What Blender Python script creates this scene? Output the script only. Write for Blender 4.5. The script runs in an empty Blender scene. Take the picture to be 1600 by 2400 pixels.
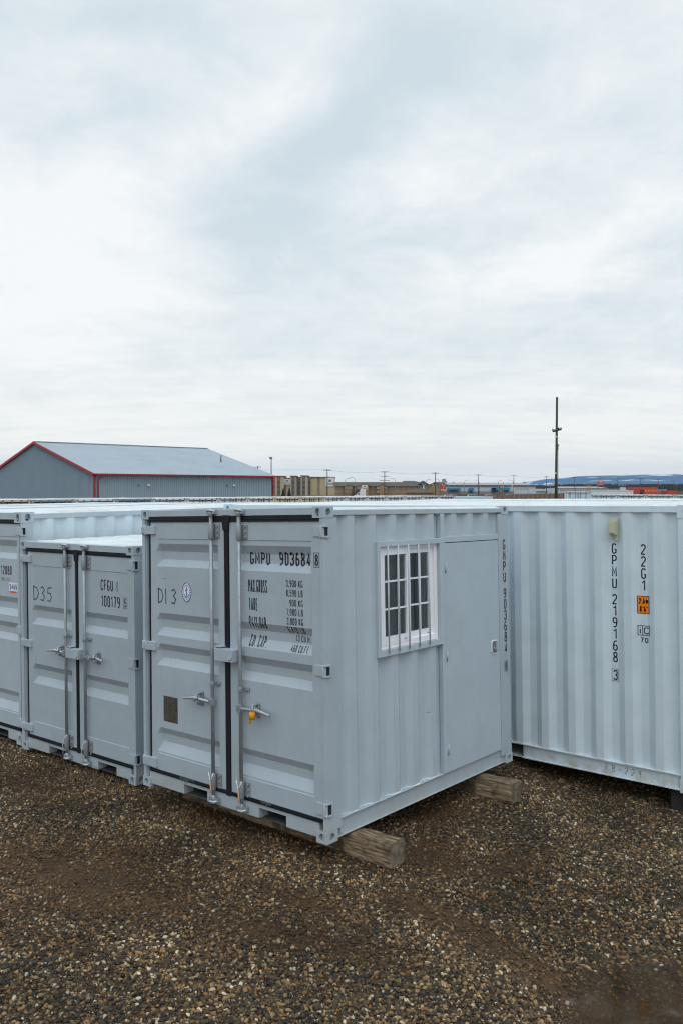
import bpy, bmesh, math, random
from math import sin, cos, pi, radians
from mathutils import Matrix, Vector, noise
random.seed(7)
S = bpy.context.scene
COL = S.collection

# ------------------------------------------------------------------ camera
FPX, HZ, EYE = 1985.0, 1147.0, 2.75
cd = bpy.data.cameras.new('camera'); cam = bpy.data.objects.new('camera', cd); COL.objects.link(cam)
cam.location = (0, 0, EYE); cam.rotation_euler = (radians(90), 0, 0)
cd.sensor_fit = 'HORIZONTAL'; cd.sensor_width = 24; cd.lens = FPX/1600*24
cd.shift_y = -(1200-HZ)/1600; cd.clip_start = .05; cd.clip_end = 40000
S.camera = cam
S.view_settings.view_transform = 'Standard'; S.view_settings.look = 'None'
S.view_settings.exposure = 0.0; S.view_settings.gamma = 1
S.cycles.max_bounces = 6; S.cycles.volume_bounces = 0; S.cycles.transparent_max_bounces = 12
S.cycles.use_denoising = True; S.cycles.pixel_filter_type = 'BLACKMAN_HARRIS'; S.cycles.filter_width = 1.15

# ------------------------------------------------------------------ node helper
class NT:
    def __init__(s, tree): s.t = tree; s.n = tree.nodes; s.l = tree.links
    def add(s, typ, **kw):
        nd = s.n.new(typ)
        ins = kw.pop('ins', {})
        for k, v in kw.items(): setattr(nd, k, v)
        for k, v in ins.items():
            if hasattr(v, 'is_linked') or isinstance(v, bpy.types.NodeSocket): s.l.new(v, nd.inputs[k])
            else: nd.inputs[k].default_value = v
        return nd
    def math(s, op, a, b=0.0, clamp=False):
        nd = s.n.new('ShaderNodeMath'); nd.operation = op; nd.use_clamp = clamp
        for i, v in enumerate((a, b)):
            if isinstance(v, bpy.types.NodeSocket): s.l.new(v, nd.inputs[i])
            else: nd.inputs[i].default_value = v
        return nd.outputs[0]
    def mix(s, f, a, b, mode='MIX'):
        nd = s.n.new('ShaderNodeMix'); nd.data_type = 'RGBA'; nd.blend_type = mode
        for i, v in ((0, f), (6, a), (7, b)):
            if isinstance(v, bpy.types.NodeSocket): s.l.new(v, nd.inputs[i])
            else: nd.inputs[i].default_value = v if i == 0 else (tuple(v)+(1,))[:4]
        return nd.outputs[2]
    def ramp(s, f, stops):
        nd = s.n.new('ShaderNodeValToRGB'); r = nd.color_ramp
        while len(r.elements) < len(stops): r.elements.new(.5)
        for e, (p, c) in zip(r.elements, stops):
            e.position = p; e.color = (tuple(c)+(1,))[:4] if not isinstance(c, (int, float)) else (c, c, c, 1)
        s.l.new(f, nd.inputs[0]); return nd.outputs[0]
    def noise(s, vec, scale, detail=4, rough=.55, dist=0.0):
        nd = s.n.new('ShaderNodeTexNoise'); nd.inputs['Scale'].default_value = scale
        nd.inputs['Detail'].default_value = detail; nd.inputs['Roughness'].default_value = rough
        nd.inputs['Distortion'].default_value = dist
        s.l.new(vec, nd.inputs['Vector']); return nd.outputs[0]

# ------------------------------------------------------------------ world: overcast daylight
W = bpy.data.worlds.new('World'); S.world = W; W.use_nodes = True
n = NT(W.node_tree); n.n.clear()
SUN_EL, SUN_AZ = radians(55), radians(172)
sky = n.add('ShaderNodeTexSky', sky_type='NISHITA', sun_disc=False, sun_elevation=SUN_EL, sun_rotation=SUN_AZ)
tc = n.add('ShaderNodeTexCoord')
sep = n.add('ShaderNodeSeparateXYZ', ins={0: tc.outputs['Generated']})
zz = n.math('MAXIMUM', sep.outputs[2], 0.0)
den = n.math('ADD', zz, 0.20)
cx = n.math('DIVIDE', sep.outputs[0], den); cy = n.math('DIVIDE', sep.outputs[1], den)
cv = n.add('ShaderNodeCombineXYZ', ins={0: cx, 1: cy, 2: 0.37}).outputs[0]
mp = n.add('ShaderNodeMapping', ins={0: cv}); mp.inputs['Location'].default_value = (3.25, .85, 0)
mp.inputs['Rotation'].default_value = (0, 0, radians(-28)); mp.inputs['Scale'].default_value = (1.05, .9, 1)
n1 = n.noise(mp.outputs[0], 1.35, 5, .50, .35)
n2 = n.noise(mp.outputs[0], 4.2, 9, .62, .35)
mp2 = n.add('ShaderNodeMapping', ins={0: cv}); mp2.inputs['Rotation'].default_value = (0, 0, radians(8)); mp2.inputs['Scale'].default_value = (.8, 5.5, 1)
n3 = n.noise(mp2.outputs[0], 1.6, 5, .55)
v = n.math('ADD', n.math('MULTIPLY', n1, .30), n.math('ADD', n.math('MULTIPLY', n2, .48), .135))
# broad banks of brighter and darker cloud over the northern sky
yy = n.math('MAXIMUM', sep.outputs[1], .08)
wob = n.add('ShaderNodeTexNoise', ins={'Vector': cv, 'Scale': 2.2, 'Detail': 5, 'Roughness': .6})
wv_ = n.add('ShaderNodeVectorMath', operation='SUBTRACT', ins={0: wob.outputs[1], 1: (.5, .5, .5)})
wv2 = n.add('ShaderNodeVectorMath', operation='SCALE', ins={0: wv_.outputs[0]}); wv2.inputs['Scale'].default_value = .17
dirv = n.add('ShaderNodeCombineXYZ', ins={0: n.math('DIVIDE', sep.outputs[0], yy), 1: n.math('DIVIDE', sep.outputs[2], yy), 2: 0.0})
dirw = n.add('ShaderNodeVectorMath', operation='ADD', ins={0: dirv.outputs[0], 1: wv2.outputs[0]})
flat_ = n.add('ShaderNodeVectorMath', operation='MULTIPLY', ins={0: dirw.outputs[0], 1: (1, 1, 0)})
for ax_, az_, ra_, rb_, rot_, w_ in ((-.36, .31, .24, .20, 0, .16), (-.09, .45, .10, .13, -30, .13), (-.16, .38, .09, .06, 10, .08), (.09, .355, .20, .085, 22, .15), (.32, .32, .20, .055, 28, .15),
        (.20, .27, .20, .05, 20, .10), (-.17, .235, .11, .06, 0, .07), (-.32, .22, .2, .12, 0, .09), (.33, .50, .2, .06, 10, .05),
        (.01, .43, .20, .09, 48, -.12), (-.08, .335, .17, .09, 20, -.11), (.14, .295, .26, .05, 14, -.11), (.20, .51, .32, .08, 8, -.10), (-.32, .44, .24, .06, 0, -.10), (-.24, .55, .16, .06, 0, -.07),
        (.36, .42, .16, .09, 20, -.09), (-.12, .215, .09, .07, 0, -.05), (.26, .235, .26, .05, 8, -.09), (.1, .17, .5, .04, 2, -.04)):
    mg = n.add('ShaderNodeMapping', vector_type='TEXTURE', ins={0: flat_.outputs[0]})
    mg.inputs['Location'].default_value = (ax_, az_, 0); mg.inputs['Rotation'].default_value = (0, 0, radians(rot_)); mg.inputs['Scale'].default_value = (ra_*1.6, rb_*1.6, 1)
    gr = n.add('ShaderNodeTexGradient', gradient_type='QUADRATIC_SPHERE', ins={0: mg.outputs[0]})
    v = n.math('ADD', v, n.math('MULTIPLY', gr.outputs[1], w_*1.25))
lowband = n.ramp(zz, [(0.0, 1.0), (.22, .0)])
v = n.math('ADD', v, n.math('MULTIPLY', n.math('SUBTRACT', n3, .5), n.math('ADD', n.math('MULTIPLY', lowband, .40), .015)))
cloud = n.ramp(v, [(.36, (.65, .745, .80)), (.46, (.73, .81, .855)), (.55, (.83, .885, .915)), (.68, (.955, .98, .99))])
hor = n.ramp(zz, [(0.0, 1.0), (.06, .85), (.15, .25), (.34, 0.0)])
cloud = n.mix(n.math('MULTIPLY', hor, n.math('ADD', .42, n.math('MULTIPLY', n3, .62))), cloud, (1.17, 1.125, 1.03))
zn = n.add('ShaderNodeMapRange', ins={0: zz, 1: .50, 2: .95, 3: 0.0, 4: 1.0}).outputs[0]
cloud = n.mix(zn, cloud, (1.30, 1.50, 1.62))
bgc = n.add('ShaderNodeBackground', ins={0: cloud, 1: 1.04})
bgs = n.add('ShaderNodeBackground', ins={0: sky.outputs[0], 1: .08})
mx = n.add('ShaderNodeMixShader', ins={0: .93, 1: bgs.outputs[0], 2: bgc.outputs[0]})
wo = n.add('ShaderNodeOutputWorld'); n.l.new(mx.outputs[0], wo.inputs[0])

ld = bpy.data.lights.new('sun', 'SUN'); ld.energy = 0.7; ld.angle = radians(50); ld.color = (1, .97, .93)
sun = bpy.data.objects.new('sun', ld); COL.objects.link(sun)
d_ = Vector((sin(SUN_AZ)*cos(SUN_EL), cos(SUN_AZ)*cos(SUN_EL), sin(SUN_EL)))
sun.rotation_euler = d_.to_track_quat('Z', 'Y').to_euler(); sun.location = (0, -5, 30)

# ------------------------------------------------------------------ materials
MAT = {}
def pmat(name, col, rough=.5, metal=0.0, dirt=.12, dscale=3.0, bump=.05, bscale=60, spec=.4, dcol=None, streak=0.0, wear=0.0):
    if name in MAT: return MAT[name]
    m = bpy.data.materials.new(name); m.use_nodes = True; t = NT(m.node_tree)
    b = t.n['Principled BSDF']; b.inputs['Roughness'].default_value = rough; b.inputs['Metallic'].default_value = metal
    b.inputs['Specular IOR Level'].default_value = spec
    tc = t.add('ShaderNodeTexCoord').outputs['Object']
    nz = t.noise(tc, dscale, 6, .6)
    f = t.ramp(nz, [(.42, 0.0), (.72, 1.0)])
    dc = dcol or tuple(c*.72 for c in col)
    c = t.mix(t.math('MULTIPLY', f, dirt), col, dc)
    if streak:
        mpn = t.add('ShaderNodeMapping', ins={0: tc}); mpn.inputs['Scale'].default_value = (9, 9, .7)
        st = t.ramp(t.noise(mpn.outputs[0], 2.2, 5, .65), [(.50, 0.0), (.75, 1.0)])
        c = t.mix(t.math('MULTIPLY', st, streak), c, tuple(x*.74*y for x, y in zip(col, (1.05, .98, .92))))
    if wear:
        z = t.add('ShaderNodeSeparateXYZ', ins={0: tc}).outputs[2]
        low = t.math('MULTIPLY', t.math('SUBTRACT', .17, z), 8.0, clamp=True)
        blot = t.ramp(t.noise(tc, 5.5, 7, .7), [(.44, 0.0), (.66, 1.0)])
        c = t.mix(t.math('MULTIPLY', t.math('MULTIPLY', low, blot), wear), c, (.40, .33, .22))
        sp = t.ramp(t.noise(tc, 11, 10, .75), [(.735, 0.0), (.755, 1.0)])
        c = t.mix(t.math('MULTIPLY', sp, .75), c, (.16, .085, .045))
        sc = t.ramp(t.noise(t.add('ShaderNodeMapping', ins={0: tc, 'Scale': (3, 3, 24)}).outputs[0], 2.6, 8, .7), [(.70, 0.0), (.74, 1.0)])
        c = t.mix(t.math('MULTIPLY', sc, .35), c, tuple(min(1, x*1.35) for x in col))
    t.l.new(c, b.inputs['Base Color'])
    r = t.math('ADD', t.math('MULTIPLY', nz, .25), rough-.12); t.l.new(r, b.inputs['Roughness'])
    if bump:
        hgt = t.noise(tc, bscale, 3, .5)
        if wear: hgt = t.math('ADD', t.math('MULTIPLY', hgt, .35), t.math('MULTIPLY', t.noise(tc, 2.6, 3, .5), 1.4))
        bp = t.add('ShaderNodeBump', ins={'Height': hgt, 'Strength': bump, 'Distance': .012 if wear else .004})
        t.l.new(bp.outputs[0], b.inputs['Normal'])
    MAT[name] = m; return m

PAINT = pmat('container_paint', (.390, .458, .512), .42, dirt=.35, streak=.16, bump=.22, bscale=14, wear=0.45)
PAINT_B = pmat('container_paint_pale', (.610, .715, .780), .42, dirt=.35, streak=.20, bump=.22, bscale=12, wear=0.85)
PAINT_T = pmat('container_paint_cool', (.43, .505, .56), .42, dirt=.35, streak=.16, bump=.22, bscale=14, wear=0.45)
PAINT_S = pmat('container_paint_side_lit', (.425, .505, .565), .42, dirt=.3, streak=.14, bump=.22, bscale=9, wear=0.45)  # same container's paint, lightened on the side face to offset its weaker light
ROOFM = pmat('roof_paint', (.66, .70, .72), .5, dirt=.7, dscale=1.6, dcol=(.46, .46, .44))
ROOFC = pmat('roof_paint_cream', (.68, .66, .60), .5, dirt=.9, dscale=1.2, dcol=(.40, .33, .26))
RUBBER = pmat('gasket_rubber', (.008, .010, .014), .55, dirt=.3, dcol=(.03, .03, .03), bump=.2, spec=.25)
ZINC = pmat('galvanised_steel', (.34, .375, .405), .45, metal=.45, dirt=.7, dscale=14, dcol=(.24, .25, .27), bump=.15, bscale=90)
ZINCB = pmat('bright_zinc', (.48, .52, .56), .34, metal=.7, dirt=.6, dscale=25, dcol=(.25, .26, .28))
BLACK = pmat('black_paint', (.008, .008, .010), .5, dirt=.15, bump=0)
MARKER = pmat('marker_ink', (.025, .03, .04), .6, dirt=.5, dscale=40, dcol=(.2, .23, .25), bump=0)
DARK = pmat('void_shade', (.012, .013, .015), .8, bump=0)  # near-black colour standing in for the shade inside holes and slots
PVC = pmat('white_pvc', (.86, .87, .92), .35, dirt=.15, bump=0)
SILL = pmat('dirty_sealant', (.55, .46, .34), .7, dirt=.9, dscale=30, dcol=(.62, .64, .66))
CREAM = pmat('cream_vent', (.50, .50, .36), .5, dirt=.3)
ORANGE = pmat('orange_sticker', (.90, .23, .008), .4, dirt=.1, bump=0)
YELLOW = pmat('yellow_plastic', (.70, .30, .01), .4, dirt=.2, bump=0)
WHITE = pmat('white_sticker', (.78, .79, .80), .4, dirt=.1, bump=0)
BLUE = pmat('blue_ink', (.02, .06, .33), .4, dirt=.1, bump=0)
PLATE = pmat('plate_brown', (.075, .068, .058), .45, metal=.5, dirt=.8, dscale=18, dcol=(.16, .13, .10))
PLATEL = pmat('plate_lines', (.17, .16, .14), .45, metal=.5, bump=0)
GREY = pmat('grey_strip', (.16, .19, .21), .5)
POCK = pmat('pocket_steel_shade', (.075, .085, .095), .7, dirt=.9, dscale=12, dcol=(.03, .03, .03))  # dirty steel, darkened to paint in the shade of the pocket tunnels
PLYW = pmat('interior_ply', (.20, .18, .15), .8)

def glass_mat():
    m = bpy.data.materials.new('window_glass'); m.use_nodes = True; t = NT(m.node_tree); t.n.clear()
    fr = t.add('ShaderNodeFresnel', ins={0: 1.5})
    tr = t.add('ShaderNodeBsdfTransparent', ins={0: (.78, .84, .86, 1)})
    gl = t.add('ShaderNodeBsdfGlossy', ins={'Color': (1, 1, 1, 1), 'Roughness': .01})
    mx = t.add('ShaderNodeMixShader', ins={0: t.math('MULTIPLY', fr.outputs[0], 2.0, clamp=True), 1: tr.outputs[0], 2: gl.outputs[0]})
    o = t.add('ShaderNodeOutputMaterial', ins={0: mx.outputs[0]})
    return m
GLASS = glass_mat()

def wood_mat():
    m = bpy.data.materials.new('weathered_timber'); m.use_nodes = True; t = NT(m.node_tree); b = t.n['Principled BSDF']
    tc = t.add('ShaderNodeTexCoord').outputs['Object']
    mpn = t.add('ShaderNodeMapping', ins={0: tc}); mpn.inputs['Scale'].default_value = (1.3, 16, 16)
    g = t.noise(mpn.outputs[0], 3.2, 8, .68, .6)
    blot = t.noise(tc, 7, 5, .6)
    c = t.ramp(g, [(.34, (.014, .009, .005)), (.41, (.10, .064, .034)), (.52, (.26, .185, .11)), (.70, (.46, .37, .25))])
    c = t.mix(t.math('MULTIPLY', t.ramp(blot, [(.48, 0.0), (.60, 1.0)]), .80), c, (.055, .036, .022))
    t.l.new(c, b.inputs['Base Color']); b.inputs['Roughness'].default_value = .85
    bp = t.add('ShaderNodeBump', ins={'Height': g, 'Strength': .9, 'Distance': .02}); t.l.new(bp.outputs[0], b.inputs['Normal'])
    return m
WOOD = wood_mat()
def endgrain_mat():
    m = bpy.data.materials.new('timber_end_grain'); m.use_nodes = True; t = NT(m.node_tree); b = t.n['Principled BSDF']
    tc = t.add('ShaderNodeTexCoord').outputs['Object']
    wv = t.add('ShaderNodeTexWave', wave_type='RINGS', ins={'Vector': tc, 'Scale': 26, 'Distortion': 3.0, 'Detail': 3}); wv.rings_direction = 'X'
    nz = t.noise(tc, 20, 6, .65)
    c = t.ramp(nz, [(.35, (.06, .045, .030)), (.6, (.21, .17, .12)), (.75, (.29, .245, .18))])
    c = t.mix(t.math('MULTIPLY', wv.outputs[1], .45), c, (.09, .068, .045))
    t.l.new(c, b.inputs['Base Color']); b.inputs['Roughness'].default_value = .9
    bp = t.add('ShaderNodeBump', ins={'Height': nz, 'Strength': .7, 'Distance': .01}); t.l.new(bp.outputs[0], b.inputs['Normal'])
    return m
ENDG = endgrain_mat()

# ------------------------------------------------------------------ mesh builder
class MB:
    def __init__(s): s.v = []; s.f = []; s.m = []; s.sm = []
    def face(s, pts, mi=0, sm=False):
        i = len(s.v); s.v += [tuple(p) for p in pts]; s.f.append(tuple(range(i, i+len(pts)))); s.m.append(mi); s.sm.append(sm)
    def box(s, x0, x1, y0, y1, z0, z1, mi=0):
        i = len(s.v)
        s.v += [(x0,y0,z0),(x1,y0,z0),(x1,y1,z0),(x0,y1,z0),(x0,y0,z1),(x1,y0,z1),(x1,y1,z1),(x0,y1,z1)]
        for f in ((0,3,2,1),(4,5,6,7),(0,1,5,4),(1,2,6,5),(2,3,7,6),(3,0,4,7)):
            s.f.append(tuple(i+k for k in f)); s.m.append(mi); s.sm.append(False)
        return s
    def tube(s, pts, r, n=10, mi=0, cap=True, sm=True):
        pts = [Vector(p) for p in pts]; rs = r if isinstance(r, (list, tuple)) else [r]*len(pts)
        base = len(s.v); up = None
        for k, p in enumerate(pts):
            d = (pts[min(k+1, len(pts)-1)]-pts[max(k-1, 0)]).normalized()
            if up is None: up = d.orthogonal().normalized()
            up = (up-d*up.dot(d)).normalized(); w = d.cross(up)
            for j in range(n):
                a = 2*pi*j/n; s.v.append(tuple(p+(up*cos(a)+w*sin(a))*rs[k]))
        for k in range(len(pts)-1):
            for j in range(n):
                a = base+k*n+j; b = base+k*n+(j+1) % n
                s.f.append((a, b, b+n, a+n)); s.m.append(mi); s.sm.append(sm)
        if cap:
            s.f.append(tuple(base+j for j in reversed(range(n)))); s.m.append(mi); s.sm.append(False)
            e = base+(len(pts)-1)*n; s.f.append(tuple(e+j for j in range(n))); s.m.append(mi); s.sm.append(False)
        return s
    def blob(s, c, r, mi=0, nu=12, nv=8):
        c = Vector(c); base = len(s.v)
        for i in range(nv+1):
            t = pi*i/nv
            for j in range(nu):
                a = 2*pi*j/nu; s.v.append((c.x+r[0]*sin(t)*cos(a), c.y+r[1]*sin(t)*sin(a), c.z+r[2]*cos(t)))
        for i in range(nv):
            for j in range(nu):
                a = base+i*nu+j; b = base+i*nu+(j+1) % nu
                s.f.append((a, a+nu, b+nu, b)); s.m.append(mi); s.sm.append(True)
        return s
    def prism(s, poly, y0, y1, mi=0):      # polygon in x,z extruded along y
        k = len(poly); i = len(s.v)
        s.v += [(x, y0, z) for x, z in poly]+[(x, y1, z) for x, z in poly]
        s.f.append(tuple(i+j for j in range(k))); s.f.append(tuple(i+k+j for j in reversed(range(k)))); s.m += [mi]*2; s.sm += [False]*2
        for j in range(k):
            a = i+j; b = i+(j+1) % k; s.f.append((a, a+k, b+k, b)); s.m.append(mi); s.sm.append(False)
        return s
    def build(s, name, mats, parent=None, bevel=0, fix=True):
        me = bpy.data.meshes.new(name); me.from_pydata(s.v, [], s.f)
        if not isinstance(mats, (list, tuple)): mats = [mats]
        for m in mats: me.materials.append(m)
        me.polygons.foreach_set('material_index', s.m); me.polygons.foreach_set('use_smooth', s.sm)
        if fix:
            bm = bmesh.new(); bm.from_mesh(me); bmesh.ops.remove_doubles(bm, verts=bm.verts, dist=1e-5)
            bmesh.ops.recalc_face_normals(bm, faces=bm.faces); bm.to_mesh(me); bm.free()
        me.update()
        o = bpy.data.objects.new(name, me); COL.objects.link(o)
        if parent: o.parent = parent
        if bevel:
            md = o.modifiers.new('bevel', 'BEVEL'); md.width = bevel; md.segments = 2; md.limit_method = 'ANGLE'; md.angle_limit = radians(35)
        return o

def tag(o, label=None, cat=None, group=None, kind=None):
    if label: o['label'] = label
    if cat: o['category'] = cat
    if group: o['group'] = group
    if kind: o['kind'] = kind
    return o
def empty(name, mat=None, loc=None):
    o = bpy.data.objects.new(name, None); COL.objects.link(o); o.empty_display_size = .2
    if mat is not None: o.matrix_world = mat
    if loc is not None: o.location = loc
    return o
KIDS = {}
def copy_tree(o, parent=None):
    c = o.copy(); COL.objects.link(c)
    if parent: c.parent = parent
    for ch in [x for x in bpy.data.objects if x.parent == o]: copy_tree(ch, c)
    return c
def at(px, py, d): return Vector(((px-800)/FPX*d, d, EYE-(py-HZ)/FPX*d))

# ------------------------------------------------------------------ poses solved from the photograph
def R3(rx, ry, rz): return Matrix.Rotation(rz, 4, 'Z') @ Matrix.Rotation(ry, 4, 'Y') @ Matrix.Rotation(rx, 4, 'X')
CAMT = Matrix.Translation((0, 0, EYE)); YR = R3(-.0008, -.0121, 0)
MW, ML, MH = 2.1942, 2.65, 2.438
CW, CL, CH = 1.967, 2.43, 2.26
M_MAIN = CAMT @ Matrix.Translation((-.1027, 6.0868, -2.5613)) @ R3(-.0122, -.0289, -.7138) @ Matrix.Translation((-MW, 0, 0))
M_CF = CAMT @ YR.to_3x3().to_4x4() @ Matrix.Identity(4)
M_CF = CAMT @ Matrix.Translation((-1.9368, 7.9903, -2.8002)) @ YR @ R3(0, 0, -.6744) @ Matrix.Translation((-CW, 0, 0))
M_T = CAMT @ Matrix.Translation((-3.5136, 9.3687, -2.8458)) @ YR @ R3(0, 0, -.6744) @ Matrix.Translation((-2.438, 0, 0))
GOX = 1.355+.162-6.058          # left end of the long container in its own run coordinate
M_G0 = CAMT @ Matrix.Translation((1.9852, 8.4525, -2.7381)) @ YR @ R3(0, 0, -.6809)
M_G = M_G0 @ Matrix.Translation((GOX, 0, 0))

# ------------------------------------------------------------------ ground
def ss(a, b, x):
    t = (x-a)/(b-a); t = max(0, min(1, t)); return t*t*(3-2*t)
def gz(x, y):
    z = -.085*ss(-.5, -2.2, x) - .06*ss(-2.2, -4.5, x)
    z += -.19*ss(.35, 1.45, x)*(1-ss(5.3, 6.7, y)) - .17*ss(1.25, 2.5, x)*ss(5.5, 7.2, y)
    z -= .040*math.exp(-((x-1.9)**2/.70+(y-4.75)**2/.22))
    z -= .25*ss(20, 40, y)+.5*ss(80, 160, y)
    if y < 30: z += .022*(noise.noise((x*.9, y*.9, 0)))+.008*noise.noise((x*3.1, y*3.1, 4))
    return z
WATER_Z = -.196
def mudness(x, y):
    m = 0
    nz = noise.noise((x*2.1, y*2.1, 9))*.5+noise.noise((x*5.3, y*5.3, 2))*.3
    def blob(cx, cy, rx, ry, rot=0):
        dx, dy = x-cx, y-cy; c, s_ = cos(rot), sin(rot)
        a, b = (dx*c+dy*s_)/rx, (-dx*s_+dy*c)/ry
        return max(0, 1.25-math.sqrt(a*a+b*b)+nz*.9)
    m = max(m, blob(.62, 6.3, .38, .34), blob(-.25, 5.65, .5, .2, -.6)*.8, blob(.72, 5.45, .85, .20, -.5)*.95)
    m = max(m, blob(1.7, 4.75, .72, .42, .2)*.80, blob(1.25, 5.0, .35, .25, -.6))
    m = max(m, blob(-1.6, 6.4, 1.2, .35, -.55)*.55, blob(-2.6, 6.7, .5, .3, -.3)*.7, blob(-.9, 7.0, 1.4, .35, -.7)*.7)
    m = max(m, blob(-3.0, 8.2, 1.2, .4, -.7)*.6, blob(.75, 7.3, .55, .4)*.9)
    m = max(m, blob(-1.9, 6.15, 1.5, .40, -.62)*.95, blob(-2.3, 5.75, 1.0, .16, -.15)*.8, blob(-.35, 5.25, .9, .18, -.35)*.8, blob(-2.2, 5.4, .7, .14, -.3)*.5, blob(1.2, 6.3, .5, .2, .4)*.6)
    return min(1, m)

def lattice(lo, hi, fine_lo, fine_hi, step, grow):
    xs = []; x = fine_lo
    while x <= fine_hi+1e-6: xs.append(x); x += step
    s_ = step; x = xs[-1]
    while x < hi: s_ *= grow; x += s_; xs.append(min(x, hi))
    s_ = step; x = fine_lo; left = []
    while x > lo: s_ *= grow; x -= s_; left.append(max(x, lo))
    return left[::-1]+xs
def ground_mat():
    m = bpy.data.materials.new('yard_dirt'); m.use_nodes = True; t = NT(m.node_tree); b = t.n['Principled BSDF']
    geo = t.add('ShaderNodeNewGeometry').outputs['Position']
    nz = t.noise(geo, 2.0, 8, .6); n2 = t.noise(geo, 30, 6, .65); n3 = t.noise(geo, 150, 4, .6)
    c = t.ramp(nz, [(.35, (.026, .017, .009)), (.52, (.060, .033, .016)), (.68, (.095, .050, .023))])
    c = t.mix(t.ramp(n2, [(.40, 0.0), (.72, .65)]), c, (.10, .062, .034))
    c = t.mix(t.ramp(n3, [(.50, 0.0), (.80, .6)]), c, (.02, .016, .013))
    # far ground: dead grass plain
    sepy = t.add('ShaderNodeSeparateXYZ', ins={0: geo}).outputs[1]
    far = t.math('MULTIPLY', t.math('SUBTRACT', sepy, 60.0), 1/60, clamp=True)
    fcol = t.ramp(t.noise(geo, .012, 6, .6), [(.35, (.12, .085, .055)), (.5, (.20, .15, .10)), (.68, (.26, .21, .15))])
    c = t.mix(far, c, fcol)
    t.l.new(c, b.inputs['Base Color'])
    wet = t.ramp(t.noise(geo, 1.1, 5, .6), [(.42, .85), (.60, .55)])
    t.l.new(wet, b.inputs['Roughness']); b.inputs['Specular IOR Level'].default_value = .2
    h = t.math('ADD', t.math('MULTIPLY', n2, .6), t.math('MULTIPLY', n3, .4))
    bp = t.add('ShaderNodeBump', ins={'Height': h, 'Strength': .7, 'Distance': .015}); t.l.new(bp.outputs[0], b.inputs['Normal'])
    return m
GM = ground_mat()
xs = lattice(-14000, 14000, -7, 7, .09, 1.22); ys = lattice(-300, 15000, 2.6, 13, .09, 1.16)
nx, ny = len(xs), len(ys)
me = bpy.data.meshes.new('ground')
me.from_pydata([(x, y, gz(x, y)) for y in ys for x in xs], [], [(j*nx+i, j*nx+i+1, (j+1)*nx+i+1, (j+1)*nx+i) for j in range(ny-1) for i in range(nx-1)])
me.materials.append(GM)
for p in me.polygons: p.use_smooth = True
g = bpy.data.objects.new('ground', me); COL.objects.link(g); tag(g, kind='structure')

# ------------------------------------------------------------------ gravel (instanced pebbles)
def pebble_mat():
    m = bpy.data.materials.new('pebble_stone'); m.use_nodes = True; t = NT(m.node_tree); b = t.n['Principled BSDF']
    rnd = t.add('ShaderNodeObjectInfo').outputs['Random']
    geo = t.add('ShaderNodeNewGeometry').outputs['Position']
    c = t.ramp(rnd, [(.0, (.010, .011, .012)), (.16, (.024, .025, .027)), (.30, (.040, .041, .042)), (.42, (.055, .040, .021)),
                     (.54, (.092, .060, .029)), (.64, (.060, .052, .042)), (.74, (.165, .110, .052)), (.83, (.28, .205, .112)), (.91, (.19, .085, .024)), (.985, (.50, .46, .38))])
    t.n[-1].color_ramp.interpolation = 'CONSTANT' if False else 'LINEAR'
    att = t.add('ShaderNodeAttribute', attribute_type='INSTANCER', attribute_name='mud').outputs['Fac']
    c = t.mix(t.math('MULTIPLY', att, .74), c, (.080, .046, .022))
    mot = t.noise(geo, 90, 4, .6)
    c = t.mix(t.math('MULTIPLY', mot, .30), c, (.035, .026, .018), 'MIX')
    big = t.ramp(t.noise(geo, 1.1, 5, .62), [(.33, .68), (.5, 1.1), (.68, 1.75)])
    c = t.mix(1.0, c, big, 'MULTIPLY'); c = t.mix(1.0, c, (1.0, .925, .80), 'MULTIPLY')
    t.l.new(c, b.inputs['Base Color'])
    t.l.new(t.math('ADD', t.math('MULTIPLY', mot, .4), .40), b.inputs['Roughness'])
    b.inputs['Specular IOR Level'].default_value = .22
    return m
PEB = pebble_mat()
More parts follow.
